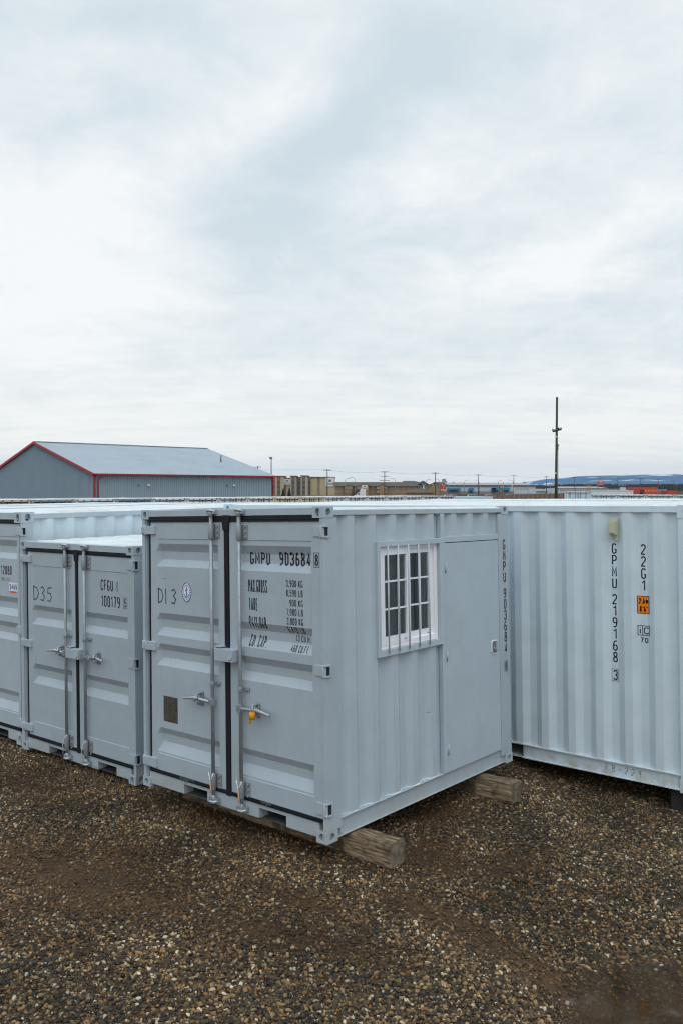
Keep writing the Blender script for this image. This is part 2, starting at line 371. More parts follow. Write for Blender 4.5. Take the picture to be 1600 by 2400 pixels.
def build_gravel():
    gx = [-6.5+.08*i for i in range(int(13/.08)+1)]; gy = [3.0+.08*i for i in range(int(9.6/.08)+1)]
    a, b_ = len(gx), len(gy)
    me = bpy.data.meshes.new('gravel')
    me.from_pydata([(x, y, gz(x, y)+.001) for y in gy for x in gx], [], [(j*a+i, j*a+i+1, (j+1)*a+i+1, (j+1)*a+i) for j in range(b_-1) for i in range(a-1)])
    mu = me.attributes.new('mud', 'FLOAT', 'POINT'); mu.data.foreach_set('value', [mudness(x, y) for y in gy for x in gx])
    me.materials.append(PEB)
    o = bpy.data.objects.new('gravel', me); COL.objects.link(o); tag(o, kind='stuff')
    ng = bpy.data.node_groups.new('scatter_pebbles', 'GeometryNodeTree')
    ng.interface.new_socket('Geometry', in_out='INPUT', socket_type='NodeSocketGeometry')
    ng.interface.new_socket('Geometry', in_out='OUTPUT', socket_type='NodeSocketGeometry')
    N = ng.nodes; L = ng.links
    gi = N.new('NodeGroupInput'); go = N.new('NodeGroupOutput')
    def instance_set(dens, smin, smax, seed, mud_gain, sink):
        dist = N.new('GeometryNodeDistributePointsOnFaces'); dist.distribute_method = 'RANDOM'
        at_ = N.new('GeometryNodeInputNamedAttribute'); at_.data_type = 'FLOAT'; at_.inputs['Name'].default_value = 'mud'
        mm = N.new('ShaderNodeMath'); mm.operation = 'MULTIPLY_ADD'; L.new(at_.outputs[0], mm.inputs[0]); mm.inputs[1].default_value = mud_gain*dens; mm.inputs[2].default_value = dens
        mm2 = N.new('ShaderNodeMath'); mm2.operation = 'MAXIMUM'; L.new(mm.outputs[0], mm2.inputs[0]); mm2.inputs[1].default_value = 0
        L.new(gi.outputs[0], dist.inputs['Mesh']); L.new(mm2.outputs[0], dist.inputs['Density']); dist.inputs['Seed'].default_value = seed
        jn = N.new('GeometryNodeJoinGeometry')
        for k in range(7):
            ico = N.new('GeometryNodeMeshIcoSphere'); ico.inputs['Radius'].default_value = 1; ico.inputs['Subdivisions'].default_value = 3
            sp = N.new('GeometryNodeSetPosition'); nt = N.new('ShaderNodeTexNoise'); nt.noise_dimensions = '4D'
            nt.inputs['W'].default_value = k*3.7+seed; nt.inputs['Scale'].default_value = .75; nt.inputs['Detail'].default_value = 1.5
            ps = N.new('GeometryNodeInputPosition'); L.new(ps.outputs[0], nt.inputs['Vector'])
            sb = N.new('ShaderNodeVectorMath'); sb.operation = 'SUBTRACT'; L.new(nt.outputs['Color'], sb.inputs[0]); sb.inputs[1].default_value = (.5, .5, .5)
            sc = N.new('ShaderNodeVectorMath'); sc.operation = 'SCALE'; L.new(sb.outputs[0], sc.inputs[0]); sc.inputs['Scale'].default_value = 1.5
            L.new(ico.outputs[0], sp.inputs['Geometry']); L.new(sc.outputs[0], sp.inputs['Offset'])
            tr = N.new('GeometryNodeTransform'); tr.inputs['Scale'].default_value = [(1.25, .85, .62), (1.1, .9, .8), (1.4, .8, .55), (.95, .9, .75), (1.2, 1.0, .5), (1.0, .75, .7), (1.3, .95, .7)][k]
            L.new(sp.outputs[0], tr.inputs['Geometry'])
            sm = N.new('GeometryNodeSetShadeSmooth'); L.new(tr.outputs[0], sm.inputs[0])
            mt = N.new('GeometryNodeSetMaterial'); mt.inputs['Material'].default_value = PEB; L.new(sm.outputs[0], mt.inputs['Geometry'])
            g2 = N.new('GeometryNodeGeometryToInstance'); L.new(mt.outputs[0], g2.inputs[0]); L.new(g2.outputs[0], jn.inputs[0])
        iop = N.new('GeometryNodeInstanceOnPoints'); iop.inputs['Pick Instance'].default_value = True
        ri = N.new('FunctionNodeRandomValue'); ri.data_type = 'INT'; ri.inputs[4].default_value = 0; ri.inputs[5].default_value = 6; ri.inputs['Seed'].default_value = seed+5
        L.new(ri.outputs[2], iop.inputs['Instance Index'])
        rr = N.new('FunctionNodeRandomValue'); rr.data_type = 'FLOAT_VECTOR'; rr.inputs[0].default_value = (-.5, -.5, 0); rr.inputs[1].default_value = (.5, .5, 6.28); rr.inputs['Seed'].default_value = seed+6
        L.new(rr.outputs[0], iop.inputs['Rotation'])
        rs = N.new('FunctionNodeRandomValue'); rs.data_type = 'FLOAT'; rs.inputs[2].default_value = 0; rs.inputs[3].default_value = 1; rs.inputs['Seed'].default_value = seed+7
        pw = N.new('ShaderNodeMath'); pw.operation = 'POWER'; L.new(rs.outputs[1], pw.inputs[0]); pw.inputs[1].default_value = 1.8
        mr = N.new('ShaderNodeMath'); mr.operation = 'MULTIPLY_ADD'; L.new(pw.outputs[0], mr.inputs[0]); mr.inputs[1].default_value = smax-smin; mr.inputs[2].default_value = smin
        L.new(mr.outputs[0], iop.inputs['Scale'])
        sp2 = N.new('GeometryNodeSetPosition'); L.new(dist.outputs[0], sp2.inputs['Geometry'])
        ro = N.new('FunctionNodeRandomValue'); ro.data_type = 'FLOAT_VECTOR'; ro.inputs[0].default_value = (0, 0, sink[0]); ro.inputs[1].default_value = (0, 0, sink[1]); ro.inputs['Seed'].default_value = seed+9
        L.new(ro.outputs[0], sp2.inputs['Offset'])
        L.new(sp2.outputs[0], iop.inputs['Points']); L.new(jn.outputs[0], iop.inputs['Instance'])
        return iop
    A = instance_set(4500, .0061, .0146, 1, -.93, (-.003, .008))
    B = instance_set(2300, .0038, .0072, 31, -.35, (-.002, .004))
    J = N.new('GeometryNodeJoinGeometry'); L.new(A.outputs[0], J.inputs[0]); L.new(B.outputs[0], J.inputs[0])
    L.new(J.outputs[0], go.inputs[0])
    md = o.modifiers.new('scatter', 'NODES'); md.node_group = ng
build_gravel()

# puddle: a film of water lying in the hollow at the right
def puddle():
    m = bpy.data.materials.new('muddy_water'); m.use_nodes = True; t = NT(m.node_tree); b = t.n['Principled BSDF']
    geo = t.add('ShaderNodeNewGeometry').outputs['Position']
    c = t.ramp(t.noise(geo, 5, 5, .6), [(.40, (.095, .060, .031)), (.58, (.13, .088, .050)), (.70, (.30, .26, .21))])
    t.n.remove(b)
    gl = t.add('ShaderNodeBsdfGlossy', ins={'Color': (1, 1, 1, 1), 'Roughness': .05})
    df = t.add('ShaderNodeBsdfDiffuse', ins={'Color': c}); tr = t.add('ShaderNodeBsdfTransparent', ins={0: (.80, .70, .54, 1)})
    und = t.add('ShaderNodeMixShader', ins={0: t.math('ADD', t.math('MULTIPLY', t.noise(geo, 2.6, 6, .65), 1.5), -.52, clamp=True), 1: tr.outputs[0], 2: df.outputs[0]})
    bp = t.add('ShaderNodeBump', ins={'Height': t.noise(geo, 3, 2, .5), 'Strength': .04, 'Distance': .01})
    fr = t.add('ShaderNodeFresnel', ins={0: 1.33, 1: bp.outputs[0]}); t.l.new(bp.outputs[0], gl.inputs['Normal'])
    mx = t.add('ShaderNodeMixShader', ins={0: t.math('MULTIPLY', fr.outputs[0], .62), 1: und.outputs[0], 2: gl.outputs[0]})
    t.l.new(mx.outputs[0], t.n['Material Output'].inputs[0])
    q = MB()
    pts = []
    for k in range(60):
        a = 2*pi*k/60; r = 1+.12*noise.noise((cos(a)*1.7, sin(a)*1.7, 3))
        pts.append((2.1+1.5*r*cos(a), 4.75+.85*r*sin(a), WATER_Z))
    q.face(pts)
    o = q.build('puddle', m, fix=False); tag(o, kind='structure')
puddle()

# ------------------------------------------------------------------ text tools
_tc = {}
def glyphs(txt, bold=0.0):
    k = (txt, bold)
    if k in _tc: return _tc[k]
    cu = bpy.data.curves.new('t', 'FONT'); cu.body = txt; cu.size = 1; cu.offset = bold; cu.resolution_u = 4
    ob = bpy.data.objects.new('t', cu); COL.objects.link(ob)
    dg = bpy.context.evaluated_depsgraph_get(); me = bpy.data.meshes.new_from_object(ob.evaluated_get(dg))
    V = [tuple(v.co) for v in me.vertices]; F = [tuple(p.vertices) for p in me.polygons]
    bpy.data.objects.remove(ob); bpy.data.curves.remove(cu); bpy.data.meshes.remove(me)
    _tc[k] = (V, F); return V, F
_o = [(.36, 0), (.64, 0), (.9, .06), (1, .19), (1, .81), (.9, .94), (.64, 1), (.36, 1), (.1, .94), (0, .81), (0, .19), (.1, .06), (.36, 0)]
STR = {'0': [_o], 'O': [_o], 'D': [[(0, 0), (.6, 0), (1, .16), (1, .84), (.6, 1), (0, 1), (0, 0)]], 'C': [[(1, .82), (1, .88), (.7, 1), (.3, 1), (0, .87), (0, .13), (.3, 0), (.7, 0), (1, .12), (1, .2)]],
 'G': [[(1, .85), (.72, 1), (.3, 1), (0, .87), (0, .13), (.3, 0), (.7, 0), (1, .10), (1, .40), (.6, .40)]], 'M': [[(0, 0), (0, 1), (.5, .35), (1, 1), (1, 0)]],
 'P': [[(0, 0), (0, 1), (.7, 1), (1, .88), (1, .58), (.7, .46), (.06, .46)]], 'U': [[(0, 1), (0, .13), (.3, 0), (.7, 0), (1, .13), (1, 1)]],
 '9': [[(.05, .03), (.45, 0), (.8, .12), (1, .45), (1, .87), (.7, 1), (.3, 1), (0, .87), (0, .58), (.3, .46), (.7, .46), (.98, .56)]],
 '6': [[(.95, .97), (.55, 1), (.2, .88), (0, .55), (0, .13), (.3, 0), (.7, 0), (1, .13), (1, .42), (.7, .54), (.3, .54), (.02, .44)]],
 '3': [[(0, .82), (0, .88), (.3, 1), (.7, 1), (1, .87), (1, .64), (.7, .52), (.4, .52)], [(.72, .52), (1, .40), (1, .13), (.7, 0), (.3, 0), (0, .12), (0, .2)]],
 '8': [[(.5, .53), (.12, .64), (.06, .86), (.3, 1), (.7, 1), (.94, .86), (.88, .64), (.5, .53), (.06, .40), (0, .13), (.3, 0), (.7, 0), (1, .13), (.94, .40), (.5, .53)]],
 '4': [[(.72, 0), (.72, 1), (0, .26), (1, .26)]], '5': [[(.95, 1), (.08, 1), (.04, .56), (.35, .62), (.7, .62), (1, .48), (1, .13), (.7, 0), (.3, 0), (0, .12), (0, .18)]],
 '2': [[(0, .80), (0, .87), (.3, 1), (.7, 1), (1, .87), (1, .66), (0, .08), (0, 0), (1, 0)]], '1': [[(.1, .80), (.75, 1), (.75, 0)]], '7': [[(0, 1), (1, 1), (.35, 0)]],
 'A': [[(0, 0), (.5, 1), (1, 0)], [(.2, .28), (.8, .28)]], 'X': [[(0, 0), (1, 1)], [(0, 1), (1, 0)]], 'R': [[(0, 0), (0, 1), (.7, 1), (1, .88), (1, .60), (.7, .48), (.06, .48)], [(.5, .46), (1, 0)]],
 'S': [[(.98, .84), (.7, 1), (.3, 1), (0, .87), (0, .64), (1, .36), (1, .13), (.7, 0), (.3, 0), (0, .14)]], 'K': [[(0, 0), (0, 1)], [(1, 1), (.04, .42)], [(.3, .55), (1, 0)]], 'L': [[(0, 1), (0, 0), (1, 0)]],
 'B': [[(0, 0), (0, 1), (.7, 1), (.95, .88), (.95, .65), (.7, .53), (.06, .53)], [(.7, .53), (1, .40), (1, .12), (.7, 0), (.02, 0)]], 'T': [[(0, 1), (1, 1)], [(.5, .98), (.5, 0)]], 'E': [[(1, 1), (0, 1), (0, 0), (1, 0)], [(.05, .52), (.8, .52)]],
 'Y': [[(0, 1), (.5, .5), (1, 1)], [(.5, .48), (.5, 0)]], 'F': [[(1, 1), (0, 1), (0, 0)], [(.05, .52), (.8, .52)]], '.': [[(0, 0), (0, .06)]], ',': [[(.3, .08), (0, -.14)]], '-': [[(0, .45), (1, .45)]],
 'i': [[(.5, .68), (.5, 0)], [(.5, .90), (.5, 1)]], 'm': [[(0, 0), (0, .68), (.4, .68), (.5, .6), (.5, 0)], [(.5, .6), (.6, .68), (.9, .68), (1, .6), (1, 0)]], "'": [[(.5, 1), (.4, .74)]], '"': [[(.2, 1), (.1, .74)], [(.9, 1), (.8, .74)]]}
GW_ = {'M': 1.25, '1': .75, '.': .32, ',': .32, ' ': .45, "'": .35, '"': .6, 'm': 1.4, 'i': .5, '-': .7}
class Flat:
    """flat artwork in (u, z), later laid on a surface"""
    def __init__(s): s.v = []; s.f = []; s.m = []; s.lay = []
    def poly(s, pts, mi=0, lay=0):
        i = len(s.v); s.v += [(p[0], p[1], lay) for p in pts]; s.f.append(tuple(range(i, i+len(pts)))); s.m.append(mi)
    def rect(s, u0, u1, z0, z1, mi=0, lay=0): s.poly([(u0, z0), (u1, z0), (u1, z1), (u0, z1)], mi, lay)
    def frame(s, u0, u1, z0, z1, t, mi=0, lay=0):
        s.rect(u0, u1, z0, z0+t, mi, lay); s.rect(u0, u1, z1-t, z1, mi, lay)
        s.rect(u0, u0+t, z0+t, z1-t, mi, lay); s.rect(u1-t, u1, z0+t, z1-t, mi, lay)
    def text(s, txt, u0, u1, z0, z1, bold=0.0, mi=0, lay=0, shear=0.0):
        V, F = glyphs(txt, bold)
        x0, x1 = min(v[0] for v in V), max(v[0] for v in V); y0, y1 = min(v[1] for v in V), max(v[1] for v in V)
        i = len(s.v)
        for v in V:
            a, b = (v[0]-x0)/(x1-x0), (v[1]-y0)/(y1-y0)
            s.v.append((u0+(u1-u0)*a+shear*b, z0+(z1-z0)*b, lay))
        for f in F: s.f.append(tuple(i+k for k in f)); s.m.append(mi)
    def ribbon(s, pts, w, mi=0, lay=0):
        closed = pts[0] == pts[-1] and len(pts) > 2
        P = [Vector(p) for p in (pts[:-1] if closed else pts)]; n_ = len(P); L_, R_ = [], []
        for i in range(n_):
            a = P[i-1] if (i > 0 or closed) else None; b = P[(i+1) % n_] if (i < n_-1 or closed) else None
            d1 = (P[i]-a).normalized() if a is not None else None; d2 = (b-P[i]).normalized() if b is not None else None
            d1 = d1 if d1 is not None else d2; d2 = d2 if d2 is not None else d1
            t = d1+d2; t = t.normalized() if t.length > .2 else d1
            k = min(1/max(.45, t.dot(d1)), 1.9); nn = Vector((-t.y, t.x))*w/2*k
            e = Vector((0, 0)) if closed else (-d1*w*.0 if i == 0 else Vector((0, 0)))
            L_.append(P[i]+nn+e); R_.append(P[i]-nn+e)
        for i in range(n_ if closed else n_-1):
            j = (i+1) % n_; s.poly([L_[i], R_[i], R_[j], L_[j]], mi, lay)
    def stext(s, txt, u0, u1, z0, z1, sw, mi=0, lay=0):
        ws = [GW_.get(c, 1.0) for c in txt]; gap = .36; tot = sum(ws)+gap*(len(ws)-1); un = (u1-u0)/tot; x = u0; h = z1-z0
        for c, w in zip(txt, ws):
            iw = w*un-sw; 
            for st in STR.get(c, []):
                s.ribbon([(x+sw/2+px_*max(iw, 0), z0+sw/2+pz_*(h-sw)) for px_, pz_ in st], sw, mi, lay)
            x += (w+gap)*un
    def stroke(s, pts, w, mi=0, lay=0):
        for (a, b), (c, d) in zip(pts[:-1], pts[1:]):
            dx, dz = c-a, d-b; l = math.hypot(dx, dz) or 1; nx_, nz_ = -dz/l*w/2, dx/l*w/2; ex, ez = dx/l*w*.3, dz/l*w*.3
            s.poly([(a-ex+nx_, b-ez+nz_), (a-ex-nx_, b-ez-nz_), (c+ex-nx_, d+ez-nz_), (c+ex+nx_, d+ez+nz_)], mi, lay)
    def ell(s, cu, cz, ru, rz, mi=0, lay=0, r0=0.0, n=32):
        for k in range(n):
            a, b = 2*pi*k/n, 2*pi*(k+1)/n
            if r0: s.poly([(cu+ru*cos(a), cz+rz*sin(a)), (cu+ru*cos(b), cz+rz*sin(b)), (cu+ru*r0*cos(b), cz+rz*r0*sin(b)), (cu+ru*r0*cos(a), cz+rz*r0*sin(a))], mi, lay)
            else: s.poly([(cu, cz), (cu+ru*cos(a), cz+rz*sin(a)), (cu+ru*cos(b), cz+rz*sin(b))], mi, lay)
    def lay_on(s, name, mats, surf, parent, uc=(), zc=(), side=False):
        me = bpy.data.meshes.new(name); me.from_pydata([(v[0], v[2], v[1]) for v in s.v], [], s.f)
        if not isinstance(mats, (list, tuple)): mats = [mats]
        for m in mats: me.materials.append(m)
        me.polygons.foreach_set('material_index', s.m)
        bm = bmesh.new(); bm.from_mesh(me)
        for z in zc: bmesh.ops.bisect_plane(bm, geom=bm.verts[:]+bm.edges[:]+bm.faces[:], plane_co=(0, 0, z), plane_no=(0, 0, 1))
        for u in uc: bmesh.ops.bisect_plane(bm, geom=bm.verts[:]+bm.edges[:]+bm.faces[:], plane_co=(u, 0, 0), plane_no=(1, 0, 0))
        for v in bm.verts:
            u, k, z = v.co; y = surf(u, z)-.0015-.0008*k
            v.co = (-y, u, z) if side else (u, y, z)
        bm.to_mesh(me); bm.free()
        o = bpy.data.objects.new(name, me); COL.objects.link(o); o.parent = parent
        return o
HAND = {'D': [[(0, 1), (.0, 0), (.45, .12), (.7, .5), (.45, .88), (-.05, 1.0)]], '1': [[(.1, 1), (.12, 0)]],
        '3': [[(0, .9), (.35, 1), (.6, .8), (.25, .55), (.6, .35), (.4, .03), (0, .08)]],
        '5': [[(.6, 1), (.1, .95), (.05, .6), (.45, .6), (.6, .3), (.35, .02), (0, .1)]],
        '8': [[(.3, .52), (.08, .75), (.3, .98), (.52, .78), (.3, .52), (.05, .25), (.3, .0), (.58, .25), (.3, .52)]],
        'F': [[(.05, 1), (0, 0)], [(.05, 1), (.65, .95)], [(.02, .55), (.4, .6)]],
        'B': [[(.05, 1), (0, 0), (.5, .1), (.45, .45), (.05, .5), (.45, .65), (.4, .95), (0, 1)]],
        '-': [[(0, .45), (.6, .5)]], '2': [[(0, .85), (.3, 1), (.5, .8), (.35, .4), (.0, .02)], [(0, .02), (.2, .05)]],
        '9': [[(.5, .9), (.15, .95), (.05, .65), (.4, .55), (.5, .95), (.42, 0)]], 'N': [[(0, 0), (0, 1), (.5, 0), (.5, 1)]], '7': [[(0, 1), (.5, 1), (.2, 0)]], "'": [[(.1, 1), (.12, .8)]]}
def hand(fl, txt, u0, z0, h, adv, w, mi=0, lay=0, drop=0.0, wd=None):
    for k, ch in enumerate(txt):
        for st in HAND.get(ch, []):
            pts = [(u0+k*adv+p[0]*(wd or h), z0-drop*k+p[1]*h) for p in st]
            fl.stroke(pts, w, mi, lay)

# ------------------------------------------------------------------ container pieces
def casting(parent, cx, cy, cz, sx, sy, sz, a, b, c, mat):
    """corner fitting: outer corner at (cx,cy,cz); s* point outwards; a,b,c = size in x,y,z"""
    q = MB()
    O = Vector((cx, cy, cz)); X = Vector((-sx, 0, 0)); Y = Vector((0, -sy, 0)); Z = Vector((0, 0, -sz))
    def holed(o, u, v, nrm, w, h, ru, rv):
        n_ = 20; c0 = o+u*w/2+v*h/2; ring = []; outer = []
        for k in range(n_):
            t = 2*pi*(k+.5)/n_; ring.append(c0+u*ru*cos(t)+v*rv*sin(t))
            m = max(abs(cos(t)), abs(sin(t))); outer.append(c0+u*(w/2*cos(t)/m)+v*(h/2*sin(t)/m))
        for k in range(n_):
            j = (k+1) % n_
            q.face([outer[k], outer[j], ring[j], ring[k]])
            q.face([ring[k], ring[j], ring[j]-nrm*.075, ring[k]-nrm*.075], 1 if False else 0)
        for cs, ct in ((1, 1), (-1, 1), (-1, -1), (1, -1)):
            cc = c0+u*(w/2*cs)+v*(h/2*ct)
            near = sorted(range(n_), key=lambda k: (outer[k]-cc).length)[:2]
            q.face([cc, outer[near[0]], outer[near[1]]])
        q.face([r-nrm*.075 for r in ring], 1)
    holed(O, X, Z, -Y, a, c, min(a*.25, .032), c*.36)
    holed(O, Y, Z, -X, b, c, min(b*.25, .036), c*.36)
    holed(O, X, Y, -Z, a, b, a*.22, b*.36)
    p = lambda i, j, k: O+X*a*i+Y*b*j+Z*c*k
    q.face([p(1,0,0), p(1,1,0), p(1,1,1), p(1,0,1)]); q.face([p(0,1,0), p(1,1,0), p(1,1,1), p(0,1,1)]); q.face([p(0,0,1), p(1,0,1), p(1,1,1), p(0,1,1)])
    return q.build('corner_casting', [mat, DARK], parent, fix=False)

def profile(edges, depth):
    """troughs: list of (z_hi, z1, z2, z_lo) descending -> function depth(z)"""
    def f(z):
        for a, b, c, d in edges:
            if d < z < a:
                if z > b: return depth*(a-z)/(a-b)
                if z > c: return depth
                return depth*(z-d)/(c-d)
        return 0.0
    return f
DY = .014     # door face set back from the fittings
def door_panel(parent, u0, u1, pu0, pu1, z0, z1, zs0, zs1, troughs, mat, slope=.035, skip_right=True):
    pr = profile(troughs, .038)
    zb = sorted(set([z0, z1, zs0, zs1, zs0+.004, zs1-.004]+[x for t in troughs for x in t]))
    ub = [u0, pu0, pu0+slope, pu1-.006, pu1, u1]
    def yy(u, z):
        y = DY
        if pu0 < u < pu1 and zs0 < z < zs1: y += .005+pr(z)
        return y
    q = MB()
    def val(i, z):
        if i in (0, 1, 4, 5): return DY
        return DY+(.005 if zs0 < z < zs1 else 0)+pr(z)
    for i in range(5):
        for j in range(len(zb)-1):
            za, zc = zb[j], zb[j+1]
            q.face([(ub[i], val(i, za), za), (ub[i+1], val(i+1, za), za), (ub[i+1], val(i+1, zc), zc), (ub[i], val(i, zc), zc)])
    T = DY+.07
    q.face([(u0, DY, z0), (u0, DY, z1), (u0, T, z1), (u0, T, z0)]); q.face([(u1, DY, z0), (u1, DY, z1), (u1, T, z1), (u1, T, z0)])
    q.face([(u0, DY, z1), (u1, DY, z1), (u1, T, z1), (u0, T, z1)]); q.face([(u0, DY, z0), (u1, DY, z0), (u1, T, z0), (u0, T, z0)])
    q.face([(u0, T, z0), (u1, T, z0), (u1, T, z1), (u0, T, z1)])
    o = q.build('door', mat, parent, fix=True)
    def surf(u, z):
        if pu0+slope <= u <= pu1 and z0 < z < z1: return DY+(.005 if zs0 < z < zs1 else 0)+pr(z)
        if pu0 < u < pu0+slope: return DY+((.005 if zs0 < z < zs1 else 0)+pr(z))*(u-pu0)/slope
        return DY
    return o, surf, [x for t in troughs for x in t]+[zs0, zs1]

def corr(parent, name, s0, s1, z0, z1, first, period, flat, slope, y_out, depth, mat, side, holes=(), X=0.0):
    """corrugated sheet with vertical ribs. side False: spans x at y; side True: spans y at x = X - y"""
    pts = {}
    def dep(s):
        t = (s-first) % period
        if t < flat: return y_out
        if t < flat+slope: return y_out+depth*(t-flat)/slope
        if t < period-slope: return y_out+depth
        return y_out+depth*(period-t)/slope
    bs = {s0, s1}
    k = math.floor((s0-first)/period)
    while first+k*period < s1:
        for e in (0, flat, flat+slope, period-slope):
            s = first+k*period+e
            if s0 < s < s1: bs.add(s)
        k += 1
    for h in holes: bs |= {h[0], h[1]}
    bs = sorted(bs); bz = sorted({z0, z1} | {z for h in holes for z in h[2:4]})
    q = MB()
    P = (lambda s, z: (X-dep(s), s, z)) if side == 1 else ((lambda s, z: (X+dep(s), s, z)) if side == -1 else (lambda s, z: (s, dep(s), z)))
    for a, b in zip(bs[:-1], bs[1:]):
        for c, d in zip(bz[:-1], bz[1:]):
            m, r = (a+b)/2, (c+d)/2
            if any(h[0] < m < h[1] and h[2] < r < h[3] for h in holes): continue
            q.face([P(a, c), P(b, c), P(b, d), P(a, d)])
    o = q.build(name, mat, parent, fix=False)
    return o, dep, bs

def roof(parent, x0, x1, y0, y1, z, mat, along='y', n_=None, rise=.020, name='roof'):
    """pressed roof sheet with transverse ribs, ribs rise from z"""
    q = MB(); L = (y1-y0) if along == 'y' else (x1-x0)
    n_ = n_ or max(3, round(L/.21)); p = L/n_; mg = .05
    def P(s, t, h): return (x0+t, y0+s, z+h) if along == 'y' else (x0+s, y0+t, z+h)
    T = (x1-x0) if along == 'y' else (y1-y0)
    for k in range(n_):
        a = k*p; st = [(a, 0), (a+p*.25, 0), (a+p*.38, rise), (a+p*.87, rise), (a+p, 0)]
        for (s, h), (s2, h2) in zip(st[:-1], st[1:]):
            q.face([P(s, 0, 0), P(s2, 0, 0), P(s2, mg, h2), P(s, mg, h)])
            q.face([P(s, mg, h), P(s2, mg, h2), P(s2, T-mg, h2), P(s, T-mg, h)])
            q.face([P(s, T-mg, h), P(s2, T-mg, h2), P(s2, T, 0), P(s, T, 0)])
    return q.build(name, mat, parent, fix=False)

def hinge_left(parent, z0, z1, u1, mat):
    q = MB(); q.box(.004, u1, -.006, .024, z0, z1); q.box(.012, .05, -.012, .0, z0+.006, z1-.006)
    q.tube([(.062, -.002, z0-.004), (.062, -.002, z1+.004)], .013, 10)
    o = q.build('hinge', mat, parent, bevel=.004); return o
def hinge_right(parent, Wd, z0, z1, ublade, mat):
    q = MB(); q.box(ublade, Wd-.030, .004, .034, z0+.006, z1-.006)
    q.tube([(Wd-.022, .006, z0), (Wd-.022, .006, z1)], .016, 10)
    q.box(Wd-.034, Wd+.006, -.004, .020, z1-.012, z1); q.box(Wd-.034, Wd+.006, -.004, .020, z0, z0+.012)
    q.box(Wd+.0015, Wd+.010, .016, .062, z1-.012, z1+.003); q.box(Wd+.0015, Wd+.010, .016, .062, z0-.003, z0+.012)
    q.box(Wd+.0015, Wd+.010, .048, .062, z0+.012, z1-.012)
    q.box(Wd-.002, Wd+.0025, .020, .048, z0+.010, z1-.010, 1)
    return q.build('hinge', [mat, DARK], parent, bevel=.003)

def lock_bar(parent, u, ztop, zbot, ranges, mat_br):
    yb = -.018
    q = MB(); q.tube([(u, yb, zbot), (u, yb, ztop)], .0150, 14)
    o = q.build('locking_bar', ZINC, parent)
    for z0, z1 in ranges:
        b = MB(); big = (z1-z0) > .08
        b.tube([(u, yb, z0), (u, yb, z1)], .024 if big else .021, 14)
        b.box(u+.012, u+.072, yb+.024, yb+.034, z0+.004, z1-.004)
        if big:
            b.box(u-.020, u-.012, yb-.006, DY, z0, z1)
        for zz_ in ((z0+.02, (z0+z1)/2, z1-.02) if big else ((z0+z1)/2,)):
            b.tube([(u+.052, yb+.026, zz_), (u+.052, yb+.012, zz_)], .0085, 8)
        b.build('bar_bracket', mat_br, o, bevel=.0015)
    # cam and keeper at each end
    for z, sg in ((ztop, 1), (zbot, -1)):
        b = MB(); b.tube([(u, yb, z-sg*.04), (u, yb, z+sg*.002)], [.020, .024], 12)
        b.box(u-.030, u+.010, yb-.014, yb+.014, z-.006, z+.014*sg if sg > 0 else z+.010)
        b.tube([(u-.03, yb, z+sg*.004), (u-.015, yb-.022, z+sg*.012), (u+.03, yb-.024, z+sg*.010), (u+.05, yb+.002, z+sg*.0)], [.010, .013, .013, .009], 8)
        b.box(u-.045, u-.020, yb-.012, .012, z-.020, z+.020); b.box(u+.022, u+.050, yb-.012, .012, z-.020, z+.020)
        b.build('cam_keeper', ZINCB, o, bevel=.003)
    return o
def handle(parent, u, z, dirn, length, mat=None):
    """door handle swinging from the bar at u; dirn -1 left, +1 right"""
    yb = -.026
    q = MB()
    q.box(u-.022, u+.022, yb-.022, yb+.022, z-.028, z+.028)
    q.tube([(u+dirn*.02, yb-.004, z), (u+dirn*length*.45, yb-.004, z+.006), (u+dirn*length*.55, yb-.010, z+.012), (u+dirn*length*.72, yb-.006, z+.004), (u+dirn*length, yb-.014, z-.008)], [.014, .014, .019, .013, .012], 10)
    o = q.build('handle', ZINCB, parent, bevel=.002)
    return o
def handle_catch(parent, u, z):
    q = MB()
    for dz in (-.043, .043): q.tube([(u, DY, z+dz), (u, DY-.010, z+dz)], .021, 14)
    q.box(u-.020, u+.020, DY-.010, DY-.001, z-.043, z+.043)
    q.tube([(u-.004, DY-.006, z+.045), (u-.006, DY-.055, z+.038), (u+.01, DY-.066, z+.012), (u-.03, DY-.062, z-.016)], [.012, .011, .012, .009], 8)
    q.tube([(u, DY-.006, z-.045), (u, DY-.045, z-.038), (u+.004, DY-.05, z-.02)], [.012, .010, .008], 8)
    for dz in (-.046, .046): q.blob((u, DY-.012, z+dz), (.009, .006, .009), 0, 8, 5)
    return q.build('handle_catch', ZINC, parent, bevel=.002)

def pocket_sill(q, Wd, z0, z1, pockets, y0, L, mi=0, di=1):
    """front sill with forklift pockets; tunnels run the full length"""
    x = .09; pz0, pz1 = pockets[0][2], pockets[0][3]
    cuts = [(.085, pockets[0][0]), (pockets[0][1], pockets[1][0]), (pockets[1][1], Wd-.085)]
    for a, b in cuts: q.box(a, b, y0, y0+.10, z0, z1)
    for p in pockets:
        q.box(p[0]-.001, p[1]+.001, y0+.004, y0+.09, pz1, z1-.001)
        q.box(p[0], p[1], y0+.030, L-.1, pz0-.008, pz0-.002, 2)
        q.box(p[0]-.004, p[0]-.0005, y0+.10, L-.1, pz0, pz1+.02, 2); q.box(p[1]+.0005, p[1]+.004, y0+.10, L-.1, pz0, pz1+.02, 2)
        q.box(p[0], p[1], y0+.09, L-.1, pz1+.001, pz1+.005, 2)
        q.box(p[0], p[1], y0+.30, y0+.31, pz0, pz1, 1)  # black plate stands for the deep shade inside the pocket

